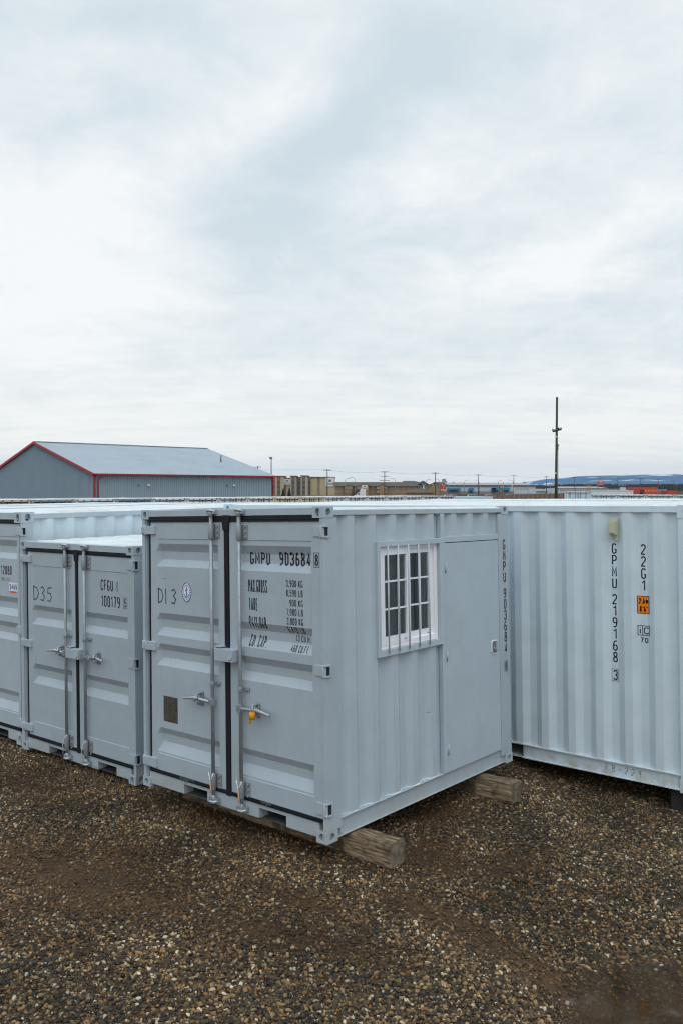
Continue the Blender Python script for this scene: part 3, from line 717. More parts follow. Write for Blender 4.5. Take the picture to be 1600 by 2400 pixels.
# ------------------------------------------------------------------ door container (front doors, side on the right)
def door_container(M, Wd, L, H, paint, side_paint, fr, roofm, spec, label, group=None):
    root = empty('shipping_container', M); tag(root, label, 'container', group)
    ca, cb, cc = spec['cast']
    for sx, x in ((-1, 0), (1, Wd)):
        for sy, y in ((-1, 0), (1, L)):
            for sz, z in ((-1, 0), (1, H)):
                casting(root, x, y, z, sx, sy, sz, ca, cb, cc, side_paint if sx > 0 and sy > 0 else paint)
    hz0, gz0 = spec['hdr'], spec['gask_top']         # header bottom, top gasket bottom
    sb, gb0, gb1 = spec['sill']                      # sill bottom, bottom gasket lo/hi
    q = MB(); rt = H-cc+.045
    # front posts (outer face narrow, groove on the left)
    q.box(.004, .042, .006, .10, cc, H-cc); q.box(.042, .100, .040, .10, cc, H-cc)
    q.box(.042, .052, .020, .046, cc, H-cc)
    q.box(Wd-.042, Wd-.003, .006, spec['postd'], cc, H-cc)
    # rear posts
    q.box(.004, .12, L-.15, L-.004, cc, H-cc); q.box(Wd-.12, Wd-.004, L-spec.get('rpost', .15), L-.004, cc, H-cc)
    # header
    q.box(ca-.004, Wd-ca+.004, .006, .09, hz0, H-.005)
    # rear header and sill
    q.box(ca-.004, Wd-ca+.004, L-.10, L-.006, H-cc+.02, H-.008); q.box(ca-.004, Wd-ca+.004, L-.10, L-.006, .02, .14)
    # top side rails
    for x0, x1 in ((.006, .066), (Wd-.066, Wd-.006)): q.box(x0, x1, cb-.004, L-cb+.004, spec['rail'][0], spec['rail'][1])
    # bottom side rails (channel)
    b0, b1 = .017, spec['brail']
    for sgn, xo in ((1, Wd-.008), (-1, .008)):
        x_ = lambda a: xo-sgn*a
        def bx(a, b, z0, z1): q.box(min(x_(a), x_(b)), max(x_(a), x_(b)), cb-.004, L-cb+.004, z0, z1)
        bx(0, .05, b1-.008, b1); bx(.022, .030, b0+.006, b1-.008); bx(-.004, .05, b0, b0+.007)
    # gussets where the post meets the rail
    for x0 in (Wd-.034, .006):
        q.box(x0, x0+.024, spec['postd']-.002, spec['postd']+.02, b0+.02, b1-.008)
    q.build('frame', [paint, DARK], root, bevel=.004)
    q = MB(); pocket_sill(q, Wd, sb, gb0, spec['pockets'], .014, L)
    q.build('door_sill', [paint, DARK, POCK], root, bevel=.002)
    # doors
    doors = []
    for key in ('doorL', 'doorR'):
        u0, u1, p0, p1 = spec[key]
        doors.append(door_panel(root, u0, u1, p0, p1, gb1-.004, gz0+.004, spec['seam'][0], spec['seam'][1], spec['troughs'], paint))
    dl, dr = doors[0][0], doors[1][0]
    # gaskets
    gk0, gk1 = spec['gask_c']; u0 = spec['doorL'][0]
    q = MB()
    for z0, z1 in ((gz0, hz0-.004), (gb0+.003, gb1)):
        q.box(u0-.026, gk0, .005, .06, z0, z1)
        q.box(u0-.02, gk0, .002, .006, (z0+z1)/2-.004, (z0+z1)/2+.004)
    q.box(u0-.026, u0-.001, .012, .06, gb0+.01, gz0)
    q.box(gk0, (gk0+gk1)/2, .005, .06, gb0-.004, gz0+.002)
    q.build('gasket', RUBBER, dl, bevel=.003)
    q = MB(); ur = spec['doorR'][1]
    for z0, z1 in ((gz0, hz0-.004), (gb0+.003, gb1)):
        q.box(gk1, ur-.004, .005, .06, z0, z1)
        q.box(gk1, ur-.02, .002, .006, (z0+z1)/2-.004, (z0+z1)/2+.004)
    q.box((gk0+gk1)/2, gk1, .005, .06, gb0-.004, gz0+.002)
    q.prism([(gk0-.014, hz0+.006), (gk1+.022, hz0+.006), (gk1+.030, hz0-.012), (gk1+.012, gz0-.012), (gk1+.004, gz0-.07), (gk0-.004, gz0-.07), (gk0-.012, gz0-.01)], -.004, .0048)
    q.build('gasket', RUBBER, dr, bevel=.003)
    for z0, z1 in spec['hingeL']: hinge_left(dl, z0, z1, u0+.075, paint)
    for z0, z1 in spec['hingeR']: hinge_right(dr, Wd, z0, z1, ur-.062, paint)
    for key, hd in (('barL', -1), ('barR', 1)):
        if key not in spec: continue
        u, rng, (hz_, hl, hc) = spec[key]
        b = lock_bar(root, u, H-.024, .075, rng, ZINC)
        handle(b, u, hz_, hd, hl); handle_catch(b, u+hd*hc, hz_+.004)
    # lock box
    lb0, lb1, lz0, lz1 = spec['lockbox']
    q = MB(); q.box(lb0+.02, lb1, -.075, .028, lz0, lz1-.004)
    q.box(lb0-.004, lb0+.018, -.055, .028, lz0-.004, lz1+.012); q.box(lb0-.004, lb0+.075, -.055, .028, lz1+.004, lz1+.012)
    q.tube([(lb1-.03, -.076, lz0+.045), (lb1-.03, -.092, lz0+.030), (lb1-.022, -.094, lz0+.018), (lb1-.010, -.092, lz0+.028), (lb1-.008, -.076, lz0+.045)], .005, 8)
    q.build('lock_box', paint, root, bevel=.008)
    # side walls, rear wall, roof, floor
    z0, z1 = spec['brail']-.004, spec['rail'][0]+.004
    holes = spec.get('holes', ())
    f, p, fl, sl = spec['corr']
    wall, dep, bs = corr(root, 'side_wall', spec['postd']-.004, spec.get('wall_end', L-.15), z0, z1, f, p, fl, sl, .012, .036, side_paint, 1, holes, Wd)
    corr(root, 'side_wall', .09, L-.15, z0, z1, f, p, fl, sl, .012, .036, side_paint, -1, (), 0)
    q = MB(); q.box(.1, Wd-.1, L-.035, L-.03, .13, H-.12); q.build('end_wall', side_paint, root)
    roof(root, .02, Wd-.02, .10, L-.10, spec['rail'][1]+.001, roofm)
    q = MB(); q.box(.07, Wd-.07, .1, L-.06, .135, .16); q.build('floor', PLYW, root)
    return root, doors, wall, dep, bs

def fr2z(H, l): return [tuple(H*(1-x) for x in t) for t in l]
TR4 = [(.121, .149, .178, .2026), (.369, .394, .421, .450), (.479, .5035, .530, .557), (.7775, .802, .829, .863)]
TR2 = [(.301, .327, .362, .393), (.579, .606, .639, .673)]

# ---- the office container in front ----
sp = dict(cast=(.105, .118, .082), hdr=2.378, gask_top=2.330, sill=(.030, .138, .172), postd=.160, rail=(2.373, 2.413), brail=.149, rpost=.185,
          doorL=(.120, 1.100, .200, 1.022), doorR=(1.162, 2.150, 1.245, 2.063), seam=(.3145, 2.186), troughs=fr2z(MH, TR4),
          gask_c=(1.105, 1.157), hingeL=[(2.223, 2.298), (1.203, 1.280), (.184, .268)], hingeR=[(2.212, 2.300), (1.197, 1.286), (.196, .293)],
          barL=(.975, [(2.193, 2.315), (.994, 1.033), (.160, .291)], (.864, .345, .170)),
          barR=(1.312, [(2.188, 2.310), (.990, 1.029), (.158, .288)], (.862, .350, .165)),
          lockbox=(1.045, 1.282, 1.222, 1.320), pockets=[(.558, .859, .030, .108), (1.472, 1.770, .030, .108)],
          corr=(.290, .263, .072, .058), wall_end=1.512, holes=[(.630, 1.512, 1.27, 2.15)])
root, doors, wall, dep, bs = door_container(M_MAIN, MW, ML, MH, PAINT, PAINT_S, None, ROOFM, sp,
    'grey office container with a barred window and side door, double doors facing left')
(dl, sl_, zc), (dr, sr_, _) = doors
MAIN = root
# lettering on the right door
def put(parent, surf, zc, items, mat=BLACK, uc=(), side=False):
    for it in items:
        F_ = Flat()
        if len(it) == 6: F_.stext(*it)
        else: F_.stext(*it[:6]); F_.frame(*it[6])
        F_.lay_on('lettering', mat, surf, parent, uc=uc, zc=zc, side=side)
put(dr, sr_, zc, [('GMPU', 1.362, 1.588, 1.992, 2.090, .0135), ('903684', 1.690, 2.018, 1.992, 2.096, .0135), ('8', 2.099, 2.132, 2.004, 2.088, .011, (2.088, 2.143, 1.992, 2.101, .004)),
    ('MAX.GROSS', 1.378, 1.589, 1.777, 1.878, .0078), ('3,900 KG', 1.795, 1.967, 1.836, 1.888, .0058), ('8,590 LB', 1.795, 1.967, 1.765, 1.816, .0058),
    ('TARE', 1.382, 1.481, 1.634, 1.732, .0078), ('900 KG', 1.829, 1.967, 1.692, 1.742, .0058), ('1,980 LB', 1.798, 1.967, 1.622, 1.674, .0058),
    ('PAYLOAD', 1.380, 1.572, 1.497, 1.590, .0078), ('3,000 KG', 1.798, 1.967, 1.552, 1.604, .0058), ('6,610 LB', 1.795, 1.969, 1.488, 1.537, .0058),
    ('CU. CAP.', 1.366, 1.560, 1.350, 1.440, .0078), ('13 CU.M.', 1.857, 2.009, 1.425, 1.473, .0058), ('460 CU.FT.', 1.826, 2.011, 1.348, 1.400, .0058)])
# left door: handwriting, seal sticker, rating plate
F_ = Flat(); hand(F_, 'D13', .222, 1.625, .125, .092, .0105, wd=.092)
F_.lay_on('handwriting', MARKER, sl_, dl, zc=zc, uc=(.235,))
F_ = Flat(); F_.stroke([(.275, 1.84), (.335, 1.842)], .003)
F_.lay_on('scuff', GREY, sl_, dl)
F_ = Flat(); cu, cz = .609, 1.735
F_.ell(cu, cz, .063, .085, 0, 0); F_.ell(cu, cz, .062, .084, 1, 1, .93); F_.ell(cu, cz, .044, .062, 1, 1, .92)
for k in range(22):
    a = 2*pi*k/22
    if k % 11 == 5: continue
    F_.ell(cu+.053*cos(a), cz+.073*sin(a), .0045, .006, 1, 1, 0, 6)
F_.stroke([(cu, cz-.042), (cu, cz+.030)], .007, 1, 1); F_.ell(cu, cz+.038, .010, .012, 1, 1, .5, 12)
F_.stroke([(cu-.018, cz+.016), (cu+.018, cz+.022)], .006, 1, 1)
F_.stroke([(cu-.028, cz-.018), (cu-.018, cz-.036), (cu, cz-.044), (cu+.018, cz-.036), (cu+.028, cz-.018)], .007, 1, 1)
F_.stroke([(cu-.010, cz+.010), (cu+.012, cz-.012), (cu-.008, cz-.026)], .005, 1, 1)
F_.lay_on('round_sticker', [WHITE, BLUE], sl_, dl)
q = MB(); q.box(.283, .475, DY+.003, DY+.0045, .604, .822)
for k in range(17):
    z = .812-k*.0122; n_ = 1 if k % 4 == 3 else 2
    for j in range(n_):
        a = .293+j*.092; q.box(a, a+random.uniform(.05, .085)*(2 if n_ == 1 else 1), DY+.0022, DY+.0030, z-.0028, z, 1)
q.build('rating_plate', [PLATE, PLATEL], dl)
F_ = Flat(); F_.rect(.805, .850, 1.615, 1.66, 0, 0)
F_.lay_on('tape_residue', pmat('old_tape', (.42, .40, .36), .7, dirt=.9, dscale=60, dcol=(.45, .50, .53), bump=0), sl_, dl)
GSC = pmat('scuffed_rubber', (.10, .11, .12), .8, dirt=.9, dscale=60, dcol=(.02, .02, .02))
for a0__, a1__ in ((.52, .70), (1.50, 1.60)):
    q = MB(); rr_ = random.Random(int(a0__*100)); x = a0__
    while x < a1__:
        w_ = rr_.uniform(.01, .03); q.box(x, x+w_, .001, .0045, .158+rr_.uniform(-.010, .006), .166+rr_.uniform(.0, .010)); x += w_*.8
    q.build('gasket_scuff', GSC, dl if a0__ < 1 else dr)
# seal cables
for u, sg in ((.977, 1), (1.312, -1)):
    q = MB(); a = u-.028*sg
    q.tube([(u-.03, -.046, .30), (u-.018, -.048, .27), (u-.004, -.05, .235), (u+.006, -.05, .16), (u+.006, -.05, .10)], .0035, 6)
    q.tube([(u+.03, -.044, .30), (u+.012, -.048, .255), (u-.004, -.05, .235)], .0035, 6)
    q.tube([(u-.002, -.052, .22), (u+.005, -.052, .14)], .0045, 6, 1)
    q.build('seal_cable', [WHITE, YELLOW], MAIN)

# ---- window and personnel door on the right side (side frame: x = MW is the outer plane) ----
def sb_(q, v0, v1, o0, o1, z0, z1, mi=0):   # o = outward offset from the outer plane, positive = proud
    q.box(MW+min(o0, o1), MW+max(o0, o1), v0, v1, z0, z1, mi)
win = MB()
WO0, WO1 = -.020, .012
sb_(win, .613, 1.508, WO0, WO1, 2.122, 2.162); sb_(win, .613, 1.508, WO0, WO1, 1.256, 1.303)
sb_(win, .613, .650, WO0, WO1, 1.303, 2.122); sb_(win, 1.470, 1.508, WO0, WO1, 1.303, 2.122)
# deep reveals
sb_(win, .631, .636, -.10, WO0, 1.28, 2.14); sb_(win, 1.500, 1.505, -.10, WO0, 1.28, 2.14); sb_(win, .631, 1.505, -.10, WO0, 1.275, 1.280); sb_(win, .631, 1.505, -.10, WO0, 2.142, 2.147)
win = win.build('window', PAINT_S, MAIN, bevel=.003)
q = MB(); a0, a1 = -.062, -.022   # outer pvc frame
sb_(q, .637, .690, a0, a1, 1.305, 2.140); sb_(q, 1.430, 1.500, a0, a1, 1.305, 2.140); sb_(q, .690, 1.430, a0, a1, 2.090, 2.140); sb_(q, .690, 1.430, a0, a1, 1.305, 1.352)
sb_(q, .637, 1.500, -.10, -.015, 1.282, 1.306)
q.build('window_frame', PVC, win, bevel=.003)
q = MB()
for k in range(60):
    v = .65+k*.0142; sb_(q, v, v+.016, -.016, -.004-.010*random.random(), 1.300, 1.305+.006*random.random())
q.build('sill_sealant', SILL, win)
def sash(v0, v1, z0, z1, o0, o1, mid):
    q = MB(); w = .050
    sb_(q, v0, v0+w, o0, o1, z0, z1); sb_(q, v1-w, v1, o0, o1, z0, z1); sb_(q, v0+w, v1-w, o0, o1, z1-w, z1); sb_(q, v0+w, v1-w, o0, o1, z0, z0+w+.012)
    m = (o0+o1)/2
    sb_(q, mid-.007, mid+.007, m-.003, m+.010, z0+w, z1-w)
    for k in (1, 2):
        z = z0+w+.01+(z1-z0-2*w)*k/3; sb_(q, v0+w, mid-.0075, m-.002, m+.009, z-.007, z+.007); sb_(q, mid+.0075, v1-w, m-.002, m+.009, z-.007, z+.007)
    sb_(q, v1-.09, v1-.06, o1, o1+.002, z0+.022, z0+.028, 1)
    o = q.build('window_sash', [PVC, DARK], win, bevel=.0025)
    g = MB(); sb_(g, v0+w-.004, v1-w+.004, m-.008, m-.005, z0+w-.002, z1-w+.002); g.build('glass_pane', GLASS, win)
sash(.688, 1.075, 1.338, 2.098, -.040, -.018, .925)
sash(1.060, 1.432, 1.340, 2.098, -.064, -.042, 1.250)
q = MB()
for v in (.735, .868, 1.005, 1.146, 1.290):
    q.tube([(MW+.020, v, 1.280), (MW+.020, v, 2.128)], .0065, 8)
    q.tube([(MW+.008, v, 1.280), (MW+.020, v, 1.280)], .0065, 8); q.tube([(MW+.008, v, 2.128), (MW+.020, v, 2.128)], .0065, 8)
q.build('security_bars', PAINT_S, win)
# mullion, header beam, jamb (frame of the door opening)
q = MB()
sb_(q, 1.508, 1.566, -.045, -.002, .149, 2.371); sb_(q, 1.566, ML-.188, -.045, -.004, 2.120, 2.172)
sb_(q, 1.566, 2.470, -.045, -.030, .141, .149); sb_(q, 1.566, 1.574, -.045, -.036, .149, 2.12)
q.build('door_surround', PAINT_S, MAIN, bevel=.003)
# panel above door
corr(MAIN, 'side_wall', 1.566, ML-.18, 2.172, 2.377, 1.695, .267, .072, .06, .012, .036, PAINT_S, 1, (), MW)
q = MB(); sb_(q, 1.571, 2.459, -.040, -.006, .146, 2.114)
pd = q.build('side_door', PAINT_S, MAIN, bevel=.002)
q = MB(); sb_(q, 1.5665, 2.4635, -.060, -.042, .150, 2.119); q.build('door_gap', RUBBER, pd)
for z in (1.86, 1.10, .30):
    q = MB(); q.tube([(MW+.003, 1.566, z), (MW+.003, 1.566, z+.085)], .007, 8); sb_(q, 1.572, 1.596, -.006, -.002, z+.01, z+.075); q.build('hinge', PAINT_S, pd)
q = MB()
hx = [(2.308, 1.165), (2.330, 1.186), (2.405, 1.180), (2.412, 1.150), (2.412, 1.085), (2.400, 1.058), (2.335, 1.056), (2.308, 1.085)]
def plate_poly(q, pts, o0, o1, mi):
    k = len(pts); i = len(q.v); q.v += [(MW+o0, a, b) for a, b in pts]+[(MW+o1, a, b) for a, b in pts]
    q.f.append(tuple(i+k+j for j in range(k))); q.m.append(mi); q.sm.append(False)
    for j in range(k): q.f.append((i+j, i+(j+1) % k, i+k+(j+1) % k, i+k+j)); q.m.append(mi); q.sm.append(False)
plate_poly(q, hx, -.006, .002, 0)
cxv, czv = 2.362, 1.121
plate_poly(q, [(cxv+(a-cxv)*.87, czv+(b-czv)*.88) for a, b in hx], .0021, .0030, 1)
sb_(q, 2.352, 2.374, .003, .016, 1.082, 1.165, 2); sb_(q, 2.328, 2.345, .003, .008, 1.10, 1.14, 2); sb_(q, 2.382, 2.394, .003, .010, 1.075, 1.165, 2)
q.blob((MW+.008, 2.352, 1.108), (.008, .012, .014), 2, 8, 6)
q.build('handle', [WHITE, GREY, ZINC], pd, bevel=.001)
# vertical number on the far post
z = 2.115
ps = lambda u, z: -MW+.004
for ch in list('GMPU')+[None]+list('903684'):
    if ch is None: z -= .050; continue
    put(wall, ps, (), [(ch, 2.546, 2.593, z-.094, z, .0125)], side=True); z -= .1035
put(wall, ps, (), [('8', 2.551, 2.587, .873, .952, .0105, (2.539, 2.598, .862, .962, .004))], side=True)
# little dents and bare scratches near the lower wall
for p_ in ([(1.19, .80), (1.193, .74)], [(1.30, .70), (1.33, .705)]):
    F_ = Flat(); F_.stroke(p_, .004); F_.lay_on('scratch', GREY, lambda u, z: -MW+dep(u), wall, side=True, uc=bs)

BEAD = pmat('seam_sealant', (.60, .63, .63), .55, dirt=.5, dscale=20, dcol=(.45, .45, .42))
def bead(parent, path, r, seed):
    q = MB(); rs = [max(.0015, r*(1+1.1*noise.noise((k*.33, seed, 0)))) for k in range(len(path))]
    q.tube(path, rs, 6); q.build('sealant_bead', BEAD, parent)
vs = [.165+.0135*k for k in range(100)]
bead(wall, [(MW-dep(v)+.002, v, .152) for v in vs if v < 1.505], .0055, 1.5)
# yellow plastic lock on the right handle
q = MB(); q.tube([(1.505, -.075, .868), (1.505, -.075, .812)], [.022, .024], 14)
q.tube([(1.490, -.078, .812), (1.482, -.080, .790), (1.490, -.082, .776)], [.009, .009, .005], 8)
q.tube([(1.495, -.075, .866), (1.495, -.070, .888), (1.516, -.070, .888), (1.516, -.075, .866)], .005, 8)
pl = q.build('padlock', YELLOW, None); pl.matrix_world = M_MAIN
tag(pl, 'small yellow plastic security lock hanging from the right door handle of the office container', 'padlock')

# ---- small container to its left ----
sp2 = dict(cast=(.11, .12, .085), hdr=2.190, gask_top=2.150, sill=(.030, .142, .180), postd=.130, rail=(2.185, 2.235), brail=.145,
           doorL=(.130, 1.010, .208, .932), doorR=(1.058, CW-.045, 1.125, 1.852), seam=(.328, 2.004), troughs=fr2z(CH, TR2),
           gask_c=(1.013, 1.055), hingeL=[(2.035, 2.112), (1.120, 1.198), (.215, .292)], hingeR=[(2.029, 2.127), (1.098, 1.198), (.190, .288)],
           barL=(.872, [(2.02, 2.145), (1.295, 1.332), (.150, .300)], (1.140, .30, .10)),
           barR=(1.202, [(2.01, 2.140), (1.290, 1.327), (.148, .300)], (1.138, .315, .19)),
           lockbox=(.930, 1.165, 1.110, 1.206), pockets=[(.496, .794, .030, .108), (1.354, 1.651, .030, .108)],
           corr=(.30, .263, .072, .058))
r2, doors2, w2, dep2, bs2 = door_container(M_CF, CW, CL, CH, PAINT, PAINT_T, None, ROOFM, sp2,
    'low grey mini container left of the office container, number 100179 on its door')
(dl, sl_, zc), (dr, sr_, _) = doors2
put(dr, sr_, zc, [('CFGU', 1.426, 1.622, 1.812, 1.920, .012), ('100179', 1.432, 1.730, 1.655, 1.764, .012), ('5', 1.797, 1.829, 1.672, 1.750, .009, (1.784, 1.842, 1.658, 1.765, .003))])
F_ = Flat(); hand(F_, '8', 1.660, 1.815, .095, .1, .0045, wd=.085)
F_.lay_on('handwriting', MARKER, sr_, dr)
F_ = Flat(); hand(F_, 'D35', .236, 1.632, .150, .128, .0115, wd=.125)
F_.lay_on('handwriting', MARKER, sl_, dl, zc=zc, uc=(.208, .243))
q = MB(); q.box(.05, CW-.05, CL-.06, CL-.02, CH+.002, CH+.055)
for k in range(9): q.blob((.25+k*.19, CL-.062, CH+.03), (.010, .006, .010), 0, 8, 5)
q.build('roof_edge_strip', PAINT_T, r2, bevel=.002)
for u in (.872, 1.202):
    q = MB(); q.tube([(u+.035, -.044, .31), (u-.01, -.05, .26), (u-.024, -.05, .20), (u-.022, -.05, .11)], .0035, 6); q.build('seal_cable', WHITE, r2)
# circular padlock in the catch of the right handle
q = MB(); q.tube([(1.325, -.05, 1.142), (1.325, -.075, 1.142)], .030, 20); q.tube([(1.325, -.076, 1.142), (1.325, -.082, 1.142)], .012, 12)
q.tube([(1.345, -.06, 1.150), (1.375, -.06, 1.158), (1.39, -.055, 1.150)], .006, 8)
pl = q.build('padlock', ZINCB, None, bevel=.003); pl.matrix_world = M_CF
tag(pl, 'round steel disc lock on the right door handle of the low mini container', 'padlock')

# ---- tall container at the left edge of the picture ----
TH = 2.591
sp3 = dict(cast=(.145, .165, .118), hdr=2.508, gask_top=2.462, sill=(.030, .150, .190), postd=.150, rail=(2.515, 2.570), brail=.150,
           doorL=(.150, 1.180, .25, 1.10), doorR=(1.232, 2.438-.066, 1.315, 2.438-.108), seam=(.335, 2.32), troughs=fr2z(TH, TR4),
           gask_c=(1.185, 1.235), hingeL=[(2.30, 2.38), (1.62, 1.70), (.95, 1.03), (.22, .30)], hingeR=[(2.33, 2.43), (1.23, 1.33), (.20, .30)],
           barL=(1.05, [(2.3, 2.43), (1.2, 1.24), (.16, .30)], (.95, .33, .12)),
           barR=(1.40, [(2.3, 2.43), (1.2, 1.24), (.16, .30)], (.95, .33, .19)),
           lockbox=(1.15, 1.38, 1.25, 1.35), pockets=[(.55, .90, .036, .115), (1.75, 2.10, .036, .115)],
           corr=(.33, .278, .072, .068))
r3, doors3, w3, dep3, bs3 = door_container(M_T, 2.438, 6.058, TH, PAINT_T, PAINT_B, None, ROOFM, sp3,
    'tall grey container cut by the left edge of the photo, number ending 12880', None)
(dl, sl_, zc), (dr, sr_, _) = doors3
W3 = 2.438
put(dr, sr_, zc, [('-12880', W3-.500, W3-.237, 1.882, 1.983, .0115)])
F_ = Flat(); hand(F_, 'N75-33', W3-.45, 1.812, .036, .030, .0035, wd=.026); F_.lay_on('handwriting', BLACK, sr_, dr)
F_ = Flat(); F_.rect(W3-.292, W3-.116, 1.704, 1.80, 0, 0); F_.rect(W3-.275, W3-.14, 1.684, 1.704, 1, 0)
F_.stext('5465', W3-.278, W3-.130, 1.722, 1.782, .011, 2, 1); F_.lay_on('sticker', [WHITE, pmat('red_orange', (.75, .13, .02), .5, bump=0), BLUE], sr_, dr)

# ------------------------------------------------------------------ long containers seen from the side
def side_container(M, L, Wd, H, paint, roofm, label, group=None, detail=True):
    """long side spans x (0..L) facing -y"""
    root = empty('shipping_container', M); tag(root, label, 'container', group)
    a, b, c = .162, .162, .118
    for sx, x in ((-1, 0), (1, L)):
        for sy, y in ((-1, 0), (1, Wd)):
            for sz, z in ((-1, 0), (1, H)): casting(root, x, y, z, sx, sy, sz, a, b, c, paint)
    q = MB()
    for x0, x1 in ((.004, .150), (L-.155, L-.004)):
        q.box(x0, x1, .004, .10, c, H-c); q.box(x0, x1, Wd-.10, Wd-.004, c, H-c)
    for y0, y1 in ((.006, .066), (Wd-.066, Wd-.006)): q.box(a-.004, L-a+.004, y0, y1, H-.068, H-.010)
    for x0, x1 in ((.006, .066), (L-.066, L-.006)): q.box(x0, x1, b-.004, Wd-b+.004, H-.09, H-.012); q.box(x0, x1, b-.004, Wd-b+.004, .02, .15)
    # bottom side rail with forklift pockets
    pk = [(1.75, 2.10), (L-2.10, L-1.75)] if L < 7 else []
    runs = []; x = a-.004
    pk = [(L/2-1.38, L/2-1.03), (L/2+1.03, L/2+1.38)]
    if detail: pk = [(4.541-.60, 4.541-.205)]
    for p0, p1 in pk+[(L-a+.004, None)]:
        runs.append((x, p0)); x = p1
    for x0, x1 in runs:
        q.box(x0, x1, .008, .058, .148, .158); q.box(x0, x1, .034, .042, .030, .148); q.box(x0, x1, .002, .058, .017, .029)
    for x0, x1 in ((L-a-.18-.02, L-a-.02),): q.box(x0, x1, .028, .034, .03, .148)
    for p0, p1 in pk:
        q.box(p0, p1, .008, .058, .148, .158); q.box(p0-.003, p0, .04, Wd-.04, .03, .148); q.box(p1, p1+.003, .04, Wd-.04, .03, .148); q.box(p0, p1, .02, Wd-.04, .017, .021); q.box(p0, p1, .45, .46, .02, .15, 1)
    q.box(a, L-a, Wd-.05, Wd-.01, .02, .155)
    if not detail: q.box(a, L-a, -.006, .004, H-.05, H+.010)
    q.build('frame', [paint, DARK], root, bevel=.004)
    f = (4.541+.012) % .2815
    wall, dep, bs = corr(root, 'side_wall', .146, L-.150, .154, H-.064, f, .2815, .074, .068, .014, .038, paint, 0)
    q = MB(); q.box(.15, L-.15, Wd-.03, Wd-.026, .15, H-.06); q.box(.03, .034, .1, Wd-.1, .13, H-.08); q.box(L-.034, L-.03, .1, Wd-.1, .13, H-.08); q.build('end_wall', paint, root)
    roof(root, .10, L-.10, .02, Wd-.02, H-.022, roofm, 'x')
    q = MB(); q.box(.1, L-.1, .06, Wd-.06, .158, .186); q.build('floor', PLYW, root)
    return root, wall, dep, bs
X0 = -GOX
g0, gw, gdep, gbs = side_container(M_G, 6.058, 2.438, 2.585, PAINT_B, ROOFM, 'pale grey twenty foot container seen side-on with black 22G1 marking')
gs = lambda u, z: gdep(u)
bead(gw, [(u*.02+3.0, gdep(u*.02+3.0)-.001, .160) for u in range(144)], .005, 4.5)
z = 2.220
for ch in list('GPMU')+[None]+list('219168'):
    if ch is None: z -= .043; continue
    put(gw, gs, (), [(ch, X0+.734, X0+.780, z-.098, z, .0115)], uc=gbs); z -= .1095
put(gw, gs, (), [('3', X0+.736, X0+.776, .922, 1.020, .0115, (X0+.720, X0+.786, .914, 1.030, .0035))], uc=gbs)
z = 2.220
for ch in '22G1': put(gw, gs, (), [(ch, X0+1.010, X0+1.055, z-.098, z, .0115)], uc=gbs); z -= .1115
F_ = Flat(); F_.frame(X0+.975, X0+1.087, 1.372, 1.466, .006); F_.rect(X0+1.014, X0+1.019, 1.378, 1.460)
F_.stext('i', X0+.985, X0+1.006, 1.386, 1.452, .009); F_.stext('C', X0+1.028, X0+1.078, 1.388, 1.450, .009)
F_.lay_on('lettering', BLACK, gs, gw, uc=gbs)
put(gw, gs, (), [('70', X0+.996, X0+1.068, 1.306, 1.354, .0085)], uc=gbs)
F_ = Flat(); F_.rect(X0+.974, X0+1.086, 1.575, 1.740, 1, 0); F_.rect(X0+.980, X0+1.080, 1.581, 1.734, 0, 1)
F_.stext('2,6m', X0+.988, X0+1.074, 1.668, 1.720, .009, 1, 2); F_.stext("8'6\"", X0+.994, X0+1.068, 1.592, 1.645, .009, 1, 2)
F_.lay_on('height_label', [ORANGE, BLACK], gs, gw, uc=gbs)
F_ = Flat(); hand(F_, 'FB-229', X0+.655, .058, .062, .062, .004, wd=.055, drop=.001)
F_.lay_on('handwriting', MARKER, lambda u, z: .034, gw)
q = MB(); ve = X0+.741
q.box(ve, ve+.072, .004, .016, 2.253, 2.459); q.box(ve+.008, ve+.064, -.050, .004, 2.305, 2.430); q.box(ve+.012, ve+.060, -.052, -.049, 2.30, 2.325, 1)
q.prism([(ve+.008, 2.43), (ve+.064, 2.43), (ve+.056, 2.446), (ve+.016, 2.446)], -.035, .004)
for z in (2.272, 2.450): q.blob((ve+.036, .002, z), (.006, .004, .006), 2, 8, 5)
q.build('air_vent', [CREAM, GREY, ZINCB], g0, bevel=.003)
# rows standing behind it, roofs one after another
labs = ['white-roofed container directly behind the side-on container at the right', 'cream-roofed container in the third row back behind the side-on container']
for k, (off, rm, dx) in enumerate(((2.52, ROOFM, .15), (5.06, ROOFC, -.1))):
    side_container(M_G @ Matrix.Translation((dx, off, -.008-.040*k)), 6.058, 2.438, 2.585, PAINT_B, rm, labs[k], None, False)
# pale roofs continuing to the right and left of these rows
for k, (dx, off, dz, rm, lb) in enumerate(((6.3, 2.55, -.008, ROOFM, 'white-roofed container right of the second row, by the right edge'), (6.2, 5.10, -.045, ROOFC, 'cream-roofed container of the third row nearest the right edge'))):
    side_container(M_G @ Matrix.Translation((dx, off, dz)), 6.058, 2.438, 2.585, PAINT_B, rm, lb, None, False)
# neighbours of the tall left container
YL = M_T
for k, lb in enumerate(('white-roofed container left of the tall grey one, only its roof showing', 'farther white-roofed container behind the left edge of the yard')):
    M = M_T @ Matrix.Translation((-2.50*(k+1), .1*k, .0)) @ Matrix.Translation((2.438, 0, 0)) @ Matrix.Rotation(pi/2, 4, 'Z')
    side_container(M, 6.058, 2.438, 2.591, PAINT_B, ROOFM, lb, None, False)

